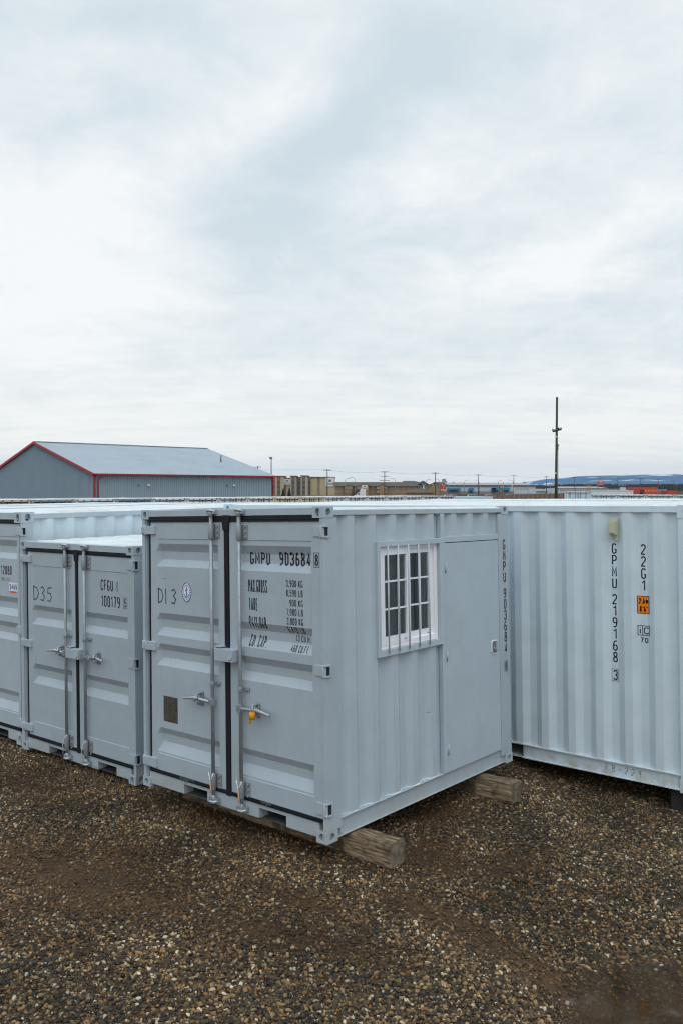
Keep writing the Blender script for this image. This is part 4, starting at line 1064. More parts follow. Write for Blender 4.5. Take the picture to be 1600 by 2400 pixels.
# ------------------------------------------------------------------ timbers
CREO = pmat('creosoted_wood', (.035, .032, .030), .8, dirt=.8, dscale=8, dcol=(.012, .011, .010), bump=.4)
def timber(name, M, L, b, h, label, seed, group='old timbers under the containers'):
    nxs, nc = 60, 7; q = MB(); ring = []
    def rim(i):
        pts = []
        corners = [(0, 0), (b, 0), (b, h), (0, h)]
        for c in range(4):
            (x0, z0), (x1, z1) = corners[c], corners[(c+1) % 4]
            for t in range(nc): pts.append((x0+(x1-x0)*t/nc, z0+(z1-z0)*t/nc))
        return pts
    base = 0
    for i in range(nxs+1):
        x = L*i/nxs
        for (y, z) in rim(i):
            cyy, czz = y-b/2, z-h/2
            # rounded, worn arrises
            rr = max(0, (abs(cyy)/(b/2))**8+(abs(czz)/(h/2))**8-1.0)
            s_ = 1-.035*min(1, rr)*(1+.8*noise.noise((x*4, y*9+seed, z*9)))
            d = .008*noise.noise((x*2.2+seed, y*7, z*7))+.003*noise.noise((x*9, y*40, z*40+seed))
            n_ = Vector((0, cyy, czz)).normalized()*d*2
            e = .012*noise.noise((y*14, z*14, seed)) if i in (0, nxs) else 0
            q.v.append((x+e, b/2+cyy*s_+n_.y, h/2+czz*s_+n_.z))
    K = 4*nc
    for i in range(nxs):
        for k in range(K):
            a = i*K+k; b2 = i*K+(k+1) % K
            q.f.append((a, b2, b2+K, a+K)); q.m.append(0); q.sm.append(True)
    q.f.append(tuple(reversed(range(K)))); q.m.append(1); q.sm.append(False)
    q.f.append(tuple(nxs*K+k for k in range(K))); q.m.append(1); q.sm.append(False)
    o = q.build(name, [WOOD, ENDG] if seed < 8 else [CREO, CREO], None, fix=False)
    o.matrix_world = M; tag(o, label, 'timber', group)
    return o
TM = M_MAIN @ Matrix.Translation((MW, 0, 0))
timber('timber_beam', TM @ Matrix.Translation((.352-2.36, .293, -.172)) @ Matrix.Rotation(radians(-.5), 4, 'Z'), 2.36, .178, .174, 'weathered square timber sticking out under the near corner of the office container', 1.3)
timber('timber_beam', TM @ Matrix.Translation((.345-2.3, 2.02, -.178)), 2.3, .165, .177, 'weathered square timber sticking out under the far end of the office container', 5.1)
timber('timber_beam', M_G0 @ Matrix.Translation((1.26, .16, -.205)) @ Matrix.Rotation(radians(90), 4, 'Z') @ Matrix.Translation((-.1, -.28, 0)), 2.3, .28, .20, 'dark timber block under the right end of the side-on container', 8.2)
for M_, xx, lb in ((M_CF, .25, 'low timber hidden under the left end of the mini container'), (M_CF, CW-.35, 'low timber hidden under the right end of the mini container')):
    pass

# ------------------------------------------------------------------ dry grass wisps by the containers
def grass():
    q = MB(); rnd = random.Random(3)
    spots = []
    for k in range(60): spots.append((M_CF @ Vector((rnd.uniform(.1, CW+.1), rnd.uniform(-.10, .15), 0)), 6))
    for k in range(14): spots.append((M_CF @ Vector((CW-.5+rnd.uniform(-.5, .5), rnd.uniform(-.35, -.1), 0)), 7))
    for k in range(10): spots.append((M_G0 @ Vector((rnd.uniform(.7, 1.2), rnd.uniform(-.25, .1), 0)), 7))
    for k in range(12): spots.append((M_MAIN @ Vector((rnd.uniform(.0, .6), rnd.uniform(.0, .3), 0)), 5))
    for k in range(12): spots.append((M_MAIN @ Vector((MW+rnd.uniform(-.2, .35), rnd.uniform(.7, 1.6), 0)), 3))
    for p, c in spots:
        z = gz(p.x, p.y)
        for j in range(c):
            a = rnd.uniform(0, 6.28); l = rnd.uniform(.06, .17); bx, by = p.x+rnd.uniform(-.03, .03), p.y+rnd.uniform(-.03, .03)
            lean = rnd.uniform(.4, 1.0)
            pts = [Vector((bx+cos(a)*l*lean*t, by+sin(a)*l*lean*t, z+l*(t-.55*t*t*lean)*.9)) for t in (0, .35, .7, 1)]
            w = Vector((-sin(a), cos(a), 0))*.0014
            for s0, s1 in zip(pts[:-1], pts[1:]): q.face([s0-w, s0+w, s1+w*.7, s1-w*.7])
    o = q.build('dry_grass', pmat('dry_straw', (.17, .12, .065), .8, dirt=.8, dscale=30, dcol=(.07, .045, .025), bump=0), fix=False); tag(o, kind='stuff')
grass()

# ------------------------------------------------------------------ the far row of containers with their doors to us
def far_proto(paint, roofm):
    r = empty('stacked_container', Matrix.Identity(4)); r.name = 'parked_container'
    L, Wd, H = 12.19 if False else 6.06, 2.438, 2.591
    q = MB(); q.box(.05, Wd-.05, .06, L-.05, .12, H-.06)
    for x0, x1 in ((0, .13), (Wd-.13, Wd)):
        q.box(x0, x1, 0, .13, 0, H); q.box(x0, x1, L-.13, L, 0, H)
    q.box(.13, Wd-.13, .01, .1, H-.11, H-.006); q.box(.13, Wd-.13, .01, .1, 0, .13)
    for x0, x1 in ((.01, .06), (Wd-.06, Wd-.01)): q.box(x0, x1, .13, L-.13, H-.08, H-.006); q.box(x0, x1, .13, L-.13, 0, .14)
    q.build('frame', paint, r)
    roof(r, .05, Wd-.05, .1, L-.1, H-.03, roofm)
    for u0, u1 in ((.14, 1.195), (1.24, Wd-.14)):
        q = MB(); q.box(u0, u1, .03, .055, .17, H-.17); q.build('door', paint, r)
    q = MB(); q.box(.13, Wd-.13, .006, .04, H-.165, H-.118); q.box(1.195, 1.24, .006, .04, .13, H-.165); q.build('gasket', RUBBER, r)
    for u in (.48, .98, 1.45, 1.95):
        q = MB(); q.tube([(u, -.01, .06), (u, -.01, H-.05)], .028, 8); q.box(u-.045, u+.045, -.03, .02, H-.30, H-.17); q.box(u-.05, u+.05, -.03, .01, H-.09, H-.03); q.build('locking_bar', GREY, r)
    q = MB()
    for x0 in (-.003, Wd-.165):
        q.box(x0, x0+.168, -.004, .02, H-.118, H+.002)
    q.build('corner_casting', pmat('rusty_casting', (.40, .37, .33), .6, dirt=.9, dscale=6, dcol=(.12, .07, .05)), r)
    return r
RC = {'white': pmat('row_white', (.66, .67, .70), .5, dirt=.3), 'cream': pmat('row_cream', (.62, .55, .36), .5, dirt=.4), 'grey': pmat('row_grey', (.28, .34, .39), .5, dirt=.3), 'cyan': pmat('row_pale_blue', (.52, .64, .70), .5, dirt=.3)}
protos = {}
def parked(kind, M, label, group):
    if kind not in protos: protos[kind] = far_proto(RC[kind], ROOFM); r = protos[kind]
    else: r = copy_tree(protos[kind])
    r.matrix_world = M; tag(r, label, 'container', group); return r
# boundaries in photo px at y (tops) -> step along direction S of the yard; doors face +F
yaw = -.6744
Sd = Vector((-sin(yaw), cos(yaw), 0)); Fd = Vector((cos(yaw), sin(yaw), 0))
# line through a point seen at px 75 with a spacing 2.52 m
bounds = [-32, 75, 182, 275, 365, 444, 518, 587, 651, 709, 764, 817, 866, 911, 953, 991, 1027, 1065]
kinds = ['cream', 'grey', 'white', 'grey', 'white', 'white', 'white', 'white', 'cream', 'cream', 'white', 'white', 'white', 'white', 'white', 'white', 'white']
# fit start distance: X/d = (75-800)/FPX at s=0 ; (1065-800)/FPX at s=16*2.52
a0_, a1_ = (75-800)/FPX, (1065-800)/FPX; SS = 16*2.52
# (a0*d+Sx*SS)/(d+Sy*SS)=a1
d0 = (a1_*Sd.y*SS-Sd.x*SS)/(a0_-a1_)
P0 = Vector((a0_*d0, d0, 0))
words = ['first', 'second', 'third', 'fourth', 'fifth', 'sixth', 'seventh', 'eighth', 'ninth', 'tenth', 'eleventh', 'twelfth', 'thirteenth', 'fourteenth', 'fifteenth', 'sixteenth', 'seventeenth']
cname = {'cream': 'cream', 'grey': 'blue-grey', 'white': 'white', 'cyan': 'pale blue'}
for k in range(17):
    P = P0+Sd*(2.52*(k-1)); top = .50+.04*ss(0, 16, k)+.008*((k*7) % 3)
    M = Matrix.Translation((P.x, P.y, EYE-top-2.591)) @ Matrix.Rotation(yaw+pi/2, 4, 'Z')
    parked(kinds[k], M, f'{cname[kinds[k]]} container, {words[k]} from the left in the far row', 'containers of the far row with doors facing us')
# vented low unit closing the row
def vent_unit():
    P = P0+Sd*(2.52*16+.4)
    r = empty('reefer_container', Matrix.Translation((P.x, P.y, EYE-.66-2.5)) @ Matrix.Rotation(yaw+pi/2, 4, 'Z'))
    q = MB(); q.box(0, 6.4, 0, 2.4, 0, 2.5); q.build('body', RC['cyan'], r)
    q = MB()
    for k in range(12): q.box(.2+k*.5, .5+k*.5, -.02, 0, 1.9, 2.3)
    q.build('vent_louvres', GREY, r)
    tag(r, 'pale unit with a line of dark vents closing the far row', 'container')
vent_unit()
# row at the right, doors facing the camera side
rb = [1322.7, 1384, 1447, 1512.6, 1582, 1655]
yawr = -.6809
Fr = Vector((cos(yawr), sin(yawr), 0))
a0_, a1_ = (1384-800)/FPX, (1582-800)/FPX; SS = 3*2.52
d0r = (a1_*Fr.y*SS-Fr.x*SS)/(a0_-a1_); Pr = Vector((a0_*d0r, d0r, 0))
for k in range(4):
    P = Pr+Fr*(2.52*k)
    parked('cyan', Matrix.Translation((P.x, P.y, EYE-.47-2.591-.01*k)) @ Matrix.Rotation(yawr, 4, 'Z'), f'pale blue container, {words[k]} from the left in the row at the right', 'containers of the right row with doors facing us')
d_h = d0r+3
P = at(1322.7, 1152, d_h)
hc = parked('cyan', Matrix.Translation((P.x, P.y, P.z-2.591)) @ Matrix.Rotation(-.25, 4, 'Z'), 'taller standing pale blue container with orange straps on its roof beside the green pole', None)
q = MB()
for x0 in (.35, .62, 2.0-.1, 2.1): q.box(x0, x0+.18, .05, .35, 0, .10)
st = q.build('strap_bundle', pmat('orange_strap', (.60, .20, .08), .7), None); st.matrix_world = hc.matrix_world @ Matrix.Translation((0, 0, 2.592)); tag(st, 'bundles of orange strap lying on the roof of the pale blue container by the pole', 'strap')

# long white container lying across behind the right row
P = at(1384, 1150, 92)
q_r = empty('long_container', Matrix.Translation((P.x, P.y, P.z-2.6)))
q = MB(); q.box(0, 4.6, 0, 2.4, 0, 2.55)
for k in range(20): q.box(.1+k*.225, .2+k*.225, -.03, 0, .2, 2.4)
q.build('body', RC['white'], q_r)
q = MB(); q.box(-.05, 4.65, -.04, 2.44, 2.55, 2.62); q.build('roof', ROOFM, q_r)
tag(q_r, 'long white container lying crosswise behind the right row', 'container')

# ------------------------------------------------------------------ background
ZG = -.83
def zat(py, d): return EYE-(py-HZ)/FPX*d
def xat(px, d): return (px-800)/FPX*d
def ribmat(name, col, scale, axis=0, depth=.5, dirt=.2):
    m = bpy.data.materials.new(name); m.use_nodes = True; t = NT(m.node_tree); b = t.n['Principled BSDF']
    tc = t.add('ShaderNodeTexCoord').outputs['Object']
    nz = t.noise(tc, .6, 5, .6)
    c = t.mix(t.math('MULTIPLY', nz, dirt*2), col, tuple(x*.8 for x in col))
    t.l.new(c, b.inputs['Base Color']); b.inputs['Roughness'].default_value = .45
    MAT[name] = m; return m
def warehouse():
    d1 = 105.0
    ax, az = xat(221, d1), d1
    dirS = Vector((.195, .183, 0)).normalized(); dirG = Vector((-dirS.y, dirS.x, 0))
    L = .2676*d1; w = .164*d1/1.0
    ze = zat(1109, d1); zr = EYE+110/FPX*(1.12*d1)
    base = ZG-.2
    ang = math.atan2(dirS.y, dirS.x)
    r = empty('warehouse', Matrix.Translation((ax, az, base)) @ Matrix.Rotation(ang, 4, 'Z'))  # x along the side wall, y along the gable wall
    H = ze-base; HR = zr-base
    GW = pmat('grey_siding', (.285, .375, .445), .5, dirt=.25, dscale=.4); RM = pmat('grey_metal_roof', (.30, .355, .405), .42, dirt=.3, dscale=.3)
    RED = pmat('red_trim', (.33, .018, .028), .5, dirt=.2, dscale=.8)
    q = MB()                                          # ribbed side wall
    step = .305
    k = 0; x = 0
    while x < L-.01:
        x1 = min(x+step, L)
        q.face([(x, 0, 0), (x1-.05, 0, 0), (x1-.05, 0, H), (x, 0, H)])
        q.face([(x1-.05, 0, 0), (x1-.035, -.10, 0), (x1-.035, -.10, H), (x1-.05, 0, H)])
        q.face([(x1-.035, -.10, 0), (x1-.015, -.10, 0), (x1-.015, -.10, H), (x1-.035, -.10, H)])
        q.face([(x1-.015, -.10, 0), (x1, 0, 0), (x1, 0, H), (x1-.015, -.10, H)])
        x = x1
    y = 0
    def hh(y): return H+(HR-H)*(1-abs(y-w)/w)
    while y < 2*w-.01:
        y1 = min(y+step, 2*w)
        for ya, yb_, xa, xb in ((y, y1-.05, 0, 0), (y1-.05, y1-.035, 0, -.10), (y1-.035, y1-.015, -.10, -.10), (y1-.015, y1, -.10, 0)):
            q.face([(xa, ya, 0), (xb, yb_, 0), (xb, yb_, hh(yb_)), (xa, ya, hh(ya))])
        y = y1
    q.face([(L, 0, 0), (L, 2*w, 0), (L, 2*w, H), (L, w, HR), (L, 0, H)]); q.face([(0, 2*w, 0), (L, 2*w, 0), (L, 2*w, H), (0, 2*w, H)])
    q.build('wall', GW, r)
    q = MB(); x = -.35; st = .305; ov = .5; sl = (HR-H)/w
    zo = lambda y: hh(max(0, min(2*w, y)))+.08+(sl*y if y < 0 else (sl*(2*w-y) if y > 2*w else 0))
    while x < L+.3:
        x1 = min(x+st, L+.3)
        for xa, xb, ha, hb in ((x, x1-.10, 0, 0), (x1-.10, x1-.03, 0, .04), (x1-.03, x1, .04, 0)):
            q.face([(xa, -ov, zo(-ov)+ha), (xb, -ov, zo(-ov)+hb), (xb, w, zo(w)+hb), (xa, w, zo(w)+ha)])
            q.face([(xa, 2*w+ov, zo(2*w+ov)+ha), (xb, 2*w+ov, zo(2*w+ov)+hb), (xb, w, zo(w)+hb), (xa, w, zo(w)+ha)])
        x = x1
    q.box(-.3, L+.3, w-.25, w+.25, zo(w)+.02, zo(w)+.10)
    rf = q.build('roof', RM, r, fix=False)
    q = MB(); q.tube([(L*.87, w*.45, zo(w*.45)-.1), (L*.87, w*.45, zo(w*.45)+1.05)], .11, 10); q.build('chimney', GREY, rf)
    q = MB()
    q.box(-.36, L+.35, -ov-.16, -ov, zo(-ov)-.15, zo(-ov)+.02)                # gutter
    q.box(-.10, .14, -.10, .10, 0, H); q.box(L-.10, L+.06, -.10, .10, 0, H)   # corner trims
    for ya, yb_ in ((-ov, w), (w, 2*w+ov)):
        a = (-.40, ya, zo(ya)); b = (-.40, yb_, zo(yb_))
        q.face([(-.40, ya, zo(ya)-.28), (-.40, yb_, zo(yb_)-.28), (-.40, yb_, zo(yb_)+.05), (-.40, ya, zo(ya)+.05)])
        q.face([(-.34, ya, zo(ya)-.28), (-.34, yb_, zo(yb_)-.28), (-.34, yb_, zo(yb_)+.05), (-.34, ya, zo(ya)+.05)])
        q.face([(-.40, ya, zo(ya)-.28), (-.40, yb_, zo(yb_)-.28), (0, yb_, zo(yb_)-.24), (0, ya, zo(ya)-.24)])
        q.face([(-.40, ya, zo(ya)+.05), (-.40, yb_, zo(yb_)+.05), (-.30, yb_, zo(yb_)+.05), (-.30, ya, zo(ya)+.05)])
    q.build('red_trim', RED, r)
    q = MB()
    q.tube([(.9, -ov-.08, zo(-ov)-.2), (.9, -ov-.08, zo(-ov)-.35), (.45, -.12, H-.75), (.45, -.12, 0)], .075, 8); q.tube([(L-.25, -ov-.08, zo(-ov)-.2), (L+.0, -.15, H-.7), (L-.05, -.12, 0)], .06, 8)
    q.build('downspout', RED, r)
    for fx in (.29, .36, .70, .745):
        pass
    for px, sc in ((324, .7), (347, 1.1), (531, .7), (547, 1.1)):
        # find x along wall for px
        t_ = (px-800)/FPX; s_ = (t_*az-ax)/(dirS.x-t_*dirS.y)
        q = MB(); q.box(s_-.16*sc, s_+.16*sc, -.22, -.04, H-1.55, H-1.35); q.box(s_-.13*sc, s_+.13*sc, -.30, -.22, H-1.52, H-1.42); q.build('wall_lamp', WHITE if sc > 1 else GREY, r)
    tag(r, 'long grey metal warehouse with red trim and pitched roof at the left', 'warehouse')
warehouse()

def facade(name, px0, px1, py, d, depth, mat, parts=None, roofc=None, label='', cat='building', parent=None, yaw=0):
    r = parent or empty(name, Matrix.Translation((0, d, ZG)))
    x0, x1 = xat(px0, d), xat(px1, d); h = zat(py, d)-ZG
    q = MB(); q.box(x0, x1, 0, depth, 0, h); q.build('wall', mat, r)
    if roofc: q = MB(); q.box(x0-.3, x1+.3, -.3, depth+.3, h, h+.5); q.build('parapet', roofc, r)
    if label: tag(r, label, cat)
    return r, x0, x1, h
TAN = pmat('tan_stucco', (.40, .335, .215), .8, dirt=.3, dscale=.1); TAN2 = pmat('grey_tan_stucco', (.37, .34, .27), .8, dirt=.3, dscale=.1)
BRN = pmat('brown_panel', (.18, .12, .085), .8, dirt=.2, dscale=.1); MAR = pmat('maroon_parapet', (.17, .075, .075), .7)
SHIN = pmat('brown_shingle', (.105, .078, .062), .9, dirt=.5, dscale=.15); TIM = pmat('ochre_siding', (.27, .185, .095), .8, dirt=.4, dscale=.2)
WIN = pmat('dark_window', (.07, .085, .10), .2); DSH = pmat('slate_shingle', (.07, .085, .095), .9); SGN = pmat('white_sign', (.62, .64, .66), .5)
REDS = pmat('red_sign', (.55, .035, .03), .5); BLUA = pmat('blue_awning', (.015, .20, .42), .6); STOR = pmat('pale_store_wall', (.44, .50, .56), .6, dirt=.2, dscale=.05); STN = pmat('grey_stone', (.22, .215, .21), .8)
GRF = pmat('grey_far_roof', (.30, .315, .33), .7, dirt=.2, dscale=.05)

# tall tan hotel
d = 500.0
r = empty('hotel', Matrix.Translation((0, d, ZG)))
z3x = lambda x: 620+x/5.6
z3y = lambda y: 1060+y/5.6
segs = [(60, 105, 345, 3, TAN), (105, 255, 320, 0, TAN), (225, 345, 345, 2.5, TAN), (340, 412, 318, 0, TAN2), (410, 480, 334, 2.5, TAN2), (478, 568, 315, 0, TAN2), (555, 605, 334, 2, TAN2), (600, 690, 334, 3, TAN), (690, 725, 334, 4.5, TAN2), (725, 920, 334, 3, TAN)]
for a, b, t_, off, m_ in segs:
    x0, x1 = xat(z3x(a), d), xat(z3x(b), d); h = zat(z3y(t_), d)-ZG
    q = MB(); q.box(x0, x1, off, 22, 0, h); q.build('wall', m_, r)
    q = MB(); q.box(x0-.3, x1+.3, off-.4, 22.3, h+.01, h+.55); q.build('parapet', MAR, r)
wm = None
for cx_ in (118, 187, 258, 375, 447, 513, 582):
    off = {258: 2.5, 447: 2.5, 582: 2}.get(cx_, 0); x = xat(z3x(cx_), d)
    q = MB(); q.box(x-.95, x+.95, off-.05, off, 0, zat(z3y(345 if off else 322), d)-ZG); q.build('window_bay', BRN, r)
    for py in (390, 455, 520):
        if cx_ == 258 and py == 390: continue
        if wm is None:
            q = MB(); q.box(-.75, .75, -.1, 0, -.85, .85); wo_ = q.build('window', WIN, r); wm = wo_
        else: wo_ = wm.copy(); COL.objects.link(wo_)
        wo_.location = (x, off-.06, zat(z3y(py), d)-ZG)
for px_, py_, w_, h_, off in ((294, 386, 4.4, 3.4, 2.1), (857, 390, 5.0, 5.2, 2.7)):
    x = xat(z3x(px_), d); z = zat(z3y(py_), d)-ZG
    q = MB(); q.box(x-w_/2, x+w_/2, off-.2, off+.2, z-h_/2, z+h_/2); q.box(x-w_*.15, x+w_*.15, off-.25, off-.2, z+.1, z+h_*.28, 1); q.box(x-w_*.36, x+w_*.36, off-.25, off-.2, z-h_*.28, z-h_*.16, 1); q.build('sign', [SGN, pmat('teal_logo', (.04, .16, .22), .5)], r)
for a, b in ((595, 705), (755, 845)):
    x0, x1 = xat(z3x(a), d), xat(z3x(b), d); q = MB(); q.box(x0, x1, 10, 18, zat(z3y(332), d)-ZG, zat(z3y(317), d)-ZG); q.build('roof_housing', MAR, r)
tag(r, 'tall tan hotel with brown window bays right of the warehouse', 'hotel')

def gable(q, x0, x1, zb, zt, y0, y1, mi=0):
    xm = (x0+x1)/2
    q.face([(x0, y0, zb), (x1, y0, zb), (xm, y0, zt)], mi); q.face([(x0, y1, zb), (x1, y1, zb), (xm, y1, zt)], mi)
    q.face([(x0, y0, zb), (xm, y0, zt), (xm, y1, zt), (x0, y1, zb)], mi); q.face([(x1, y0, zb), (xm, y0, zt), (xm, y1, zt), (x1, y1, zb)], mi)
# low brown-roofed lodge
d = 440.0
r = empty('lodge', Matrix.Translation((0, d, ZG)))
x0, x1 = xat(784.5, d), xat(982, d); he = zat(1139.5, d)-ZG; hr_ = zat(1129.3, d)-ZG
q = MB(); q.box(x0, x1, 0, 18, 0, he)
q.build('wall', TIM, r)
q = MB(); v_ = [(x0-1, -1, he), (x1+1, -1, he), (x1-7, 9, hr_), (x0-1, 9, hr_), (x0-1, 19, he), (x1+1, 19, he)]
q.face([v_[0], v_[1], v_[2], v_[3]]); q.face([v_[4], v_[5], v_[2], v_[3]]); q.face([v_[1], v_[5], v_[2]]); q.face([v_[0], v_[4], v_[3]])
rf = q.build('roof', SHIN, r, fix=False)
for gx, gw_, top in ((817.3, 11, 1135.5), (852, 17, 1133), (895, 12, 1134.5)):
    a, b = xat(gx-gw_, d), xat(gx+gw_, d); zb = zat(1139.2, d)-ZG; zt_ = zat(top, d)-ZG
    q = MB(); gable(q, a, b, zb, zt_, -2.5, 6); q.build('gable_roof', SHIN, r, fix=False)
    q = MB(); gable(q, a+1.2, b-1.2, zb, zt_-.5, -2.6, -2.5); q.box(a+1.2, b-1.2, -2.6, -.01, 0, zb-.01); q.build('gable_wall', TIM, r, fix=False)
wm = None
for row in (1143.5, 1152.5):
    for px_ in (788, 797, 811, 822, 838, 872, 885, 902, 917, 931, 945, 958, 972):
        off = -2.68 if (811 <= px_ <= 824 or 835 <= px_ <= 869 or 883 <= px_ <= 907) else -.06
        if wm is None: q = MB(); q.box(-.8, .8, -.06, .06, -.7, .7); wo_ = q.build('window', pmat('lodge_window', (.24, .215, .17), .5), r); wm = wo_
        else: wo_ = wm.copy(); COL.objects.link(wo_)
        wo_.location = (xat(px_, d), off, zat(row, d)-ZG)
q = MB(); x = xat(853.5, d); z = zat(1142, d)-ZG; q.box(x-1.6*.9, x+1.5*.9*1, -3.0, -2.75, z-1.2, z+1.2); q.box(x-.6, x+.6, -3.05, -3.0, z+.1, z+.7, 1); q.box(x-1.1, x+1.1, -3.05, -3.0, z-.8, z-.4, 1); q.build('sign', [SGN, GREY], r)
q = MB(); a, b = xat(822, d), xat(843, d); zb = zat(1151.5, d)-ZG
gable(q, a, b, zb, zb+1.2, -9, -3)
for px_ in (a+.5, b-.5): q.box(px_-.2, px_+.2, -8.8, -8.4, 0, zb)
q.build('entrance_canopy', SHIN, r, fix=False)
tag(r, 'long brown-roofed lodge with ochre walls beside the tall hotel', 'hotel')
# annex with lower brown roof
d = 400.0
r = empty('annex', Matrix.Translation((0, d, ZG)))
z4x = lambda x: 880+x/5.6
x0, x1 = xat(z4x(395), d), xat(z4x(785), d); h0, h1 = zat(z3y(530), d)-ZG, zat(z3y(482), d)-ZG
q = MB(); q.box(x0+1, x1-1, 0, 12, 0, h0); q.build('wall', TIM, r)
q = MB(); i0 = 3.5; q.face([(x0, -1, h0), (x1, -1, h0), (x1-i0, 5, h1), (x0+i0, 5, h1)]); q.face([(x0, 13, h0), (x1, 13, h0), (x1-i0, 5, h1), (x0+i0, 5, h1)]); q.face([(x0, -1, h0), (x0, 13, h0), (x0+i0, 5, h1)]); q.face([(x1, -1, h0), (x1, 13, h0), (x1-i0, 5, h1)])
q.build('roof', SHIN, r, fix=False); tag(r, 'small annex with a low brown hipped roof before the lodge', 'building')
# gabled tan block at the end of the lodge
d = 430.0
r = empty('gabled_house', Matrix.Translation((0, d, ZG)))
x0, x1 = xat(z4x(700), d), xat(z4x(845), d); h0, h1 = zat(z3y(445), d)-ZG, zat(z3y(412), d)-ZG
q = MB(); q.box(x0, x1, 0, 14, 0, h0); q.box(x1, xat(z4x(905), d), 3, 14, 0, h0); gable(q, x0, x1, h0+.01, h1, .02, .1); q.build('wall', TIM, r, fix=False)
q = MB(); gable(q, x0-.8, x1+.8, h0, h1+.4, -.4, 14)
q2 = MB(); xm = (x0+x1)/2; q2.face([(x0-.8, -.5, h0-.2), (xm, -.5, h1+.2), (xm, -.5, h1+.9), (x0-.8, -.5, h0+.5)]); q2.face([(x1+.8, -.5, h0-.2), (xm, -.5, h1+.2), (xm, -.5, h1+.9), (x1+.8, -.5, h0+.5)])
q2.face([(x0-.8, -.5, h0+.5), (xm, -.5, h1+.9), (xm+6, 13, h1+.9), (x0-.8, 13, h0+.5)]); q2.face([(xm, -.5, h1+.9), (x1+.8, -.5, h0+.5), (x1+6, 13, h0+.5), (xm+6, 13, h1+.9)])
q2.build('roof', SHIN, r, fix=False); tag(r, 'ochre gabled block between the annex and the red sign', 'building')
# slate roofed inn with white gable
d = 480.0
r = empty('inn', Matrix.Translation((0, d, ZG)))
x0, x1 = xat(z4x(350), d), xat(z4x(750), d); h0, h1 = zat(z3y(430), d)-ZG, zat(z3y(373), d)-ZG
q = MB(); q.box(x0+1, x1-1, 0, 16, 0, h0); q.build('wall', pmat('pale_green_wall', (.36, .42, .42), .8), r)
q = MB(); q.face([(x0, -1, h0), (x1, -1, h0), (x1-10, 8, h1), (x0+1, 8, h1)]); q.face([(x0, 17, h0), (x1, 17, h0), (x1-10, 8, h1), (x0+1, 8, h1)]); q.face([(x1, -1, h0), (x1, 17, h0), (x1-10, 8, h1)]); q.face([(x0, -1, h0), (x0, 17, h0), (x0+1, 8, h1)])
q.build('roof', DSH, r, fix=False)
a, b = xat(z4x(555), d), xat(z4x(685), d); zt_ = zat(z3y(375), d)-ZG; zb = zat(z3y(415), d)-ZG
q = MB(); gable(q, a, b, zb, zt_, -3, 8); q.build('gable_roof', DSH, r, fix=False)
q = MB(); gable(q, a+1.5, b-1.5, zb-.3, zt_-1, -3.1, -3.02); q.box(a+2.5, b-2.5, -3.1, -1, 0, zb-.3); q.build('gable_wall', SGN, r, fix=False)
for dx, dz, w_, h_ in ((0, -.3, 1.2, 1.6), (-3.2, -4, 1.0, 1.6), (3.2, -4.2, 2.2, 2.2), (0, -4.4, .9, 1.4)):
    q = MB(); x = (a+b)/2+dx; z = zb+dz+.6; q.box(x-w_/2, x+w_/2, -3.2, -3.12, z-h_/2, z+h_/2); q.build('window', WIN, r)
tag(r, 'dark-roofed inn with a white front gable behind the brown lodge', 'hotel')

def post_sign(name, px, py0, py1, wpx, d, mats, label, bands=(), cat='sign', legs=(-.35, .35)):
    r = empty(name, Matrix.Translation((xat(px, d), d, ZG)))
    z1, z0 = zat(py0, d)-ZG, zat(py1, d)-ZG; w = wpx/FPX*d
    q = MB(); q.box(-w/2, w/2, -.15, .15, z0, z1); q.build('board', mats[0], r)
    if len(mats) > 1:
        q = MB()
        for a, b, c, e in bands: q.box(-w/2+w*a, -w/2+w*b, -.2, -.151, z0+(z1-z0)*c, z0+(z1-z0)*e)
        q.build('lettering', mats[1], r)
    for l in legs: q = MB(); q.box(w*l-.12, w*l+.12, -.1, .1, 0, z0-.001 if abs(l) < .5 else z1); q.build('leg', GREY, r)
    tag(r, label, cat); return r
post_sign('roadside_sign', z4x(883), z3y(450), z3y(503), 12.5, 370, [REDS, SGN], 'red roadside sign with white marks in front of the gabled block', [(.08, .92, .06, .22), (.45, .55, .55, .8), (.1, .9, .3, .36)])

# distant plant
d = 900.0
r = empty('grain_elevator', Matrix.Translation((0, d, ZG)))
PLA = pmat('hazy_concrete', (.27, .29, .31), .9)
for a, b, t_ in ((880, 918, 348), (845, 880, 392), (918, 935, 375), (935, 970, 400), (1010, 1032, 392), (800, 1035, 405)):
    q = MB(); q.box(xat(z4x(a), d), xat(z4x(b), d), -(b-a)*.01, 8, 0, zat(z3y(t_), d)-ZG); q.build('tower', PLA, r)
tag(r, 'grey industrial elevator rising beyond the store roof', 'factory')
# long store
d = 460.0
r = empty('store', Matrix.Translation((0, d, ZG)))
x0, x1 = xat(1040, d), xat(1254, d)
h1, hb, hs = zat(1131.3, d)-ZG, zat(1139.5, d)-ZG, zat(1151.5, d)-ZG
q = MB(); q.box(x0, x1, 0, 50, hs+.01, hb); q.build('wall', STOR, r)
q = MB(); q.box(x0, xat(1203, d), -.3, 50, 0, hs); q.build('stone_base', STN, r)
q = MB(); q.box(xat(1203, d)+.01, x1, -.02, 50, 0, hs); q.build('wall', STOR, r)
for a, b in ((1041, 1198), (1201, 1254)):
    q = MB(); q.box(xat(a, d), xat(b, d), -.6, -.01, zat(1139.8, d)-ZG, zat(1136.5, d)-ZG); q.build('fascia_band', MAR, r)
q = MB(); q.face([(x0, 0, zat(1136.5, d)-ZG), (xat(1254, d), 0, zat(1136.5, d)-ZG), (xat(1243, d), 30, zat(1131, d+30)-ZG), (x0, 30, zat(1131, d+30)-ZG)])
q.build('roof', GRF, r, fix=False)
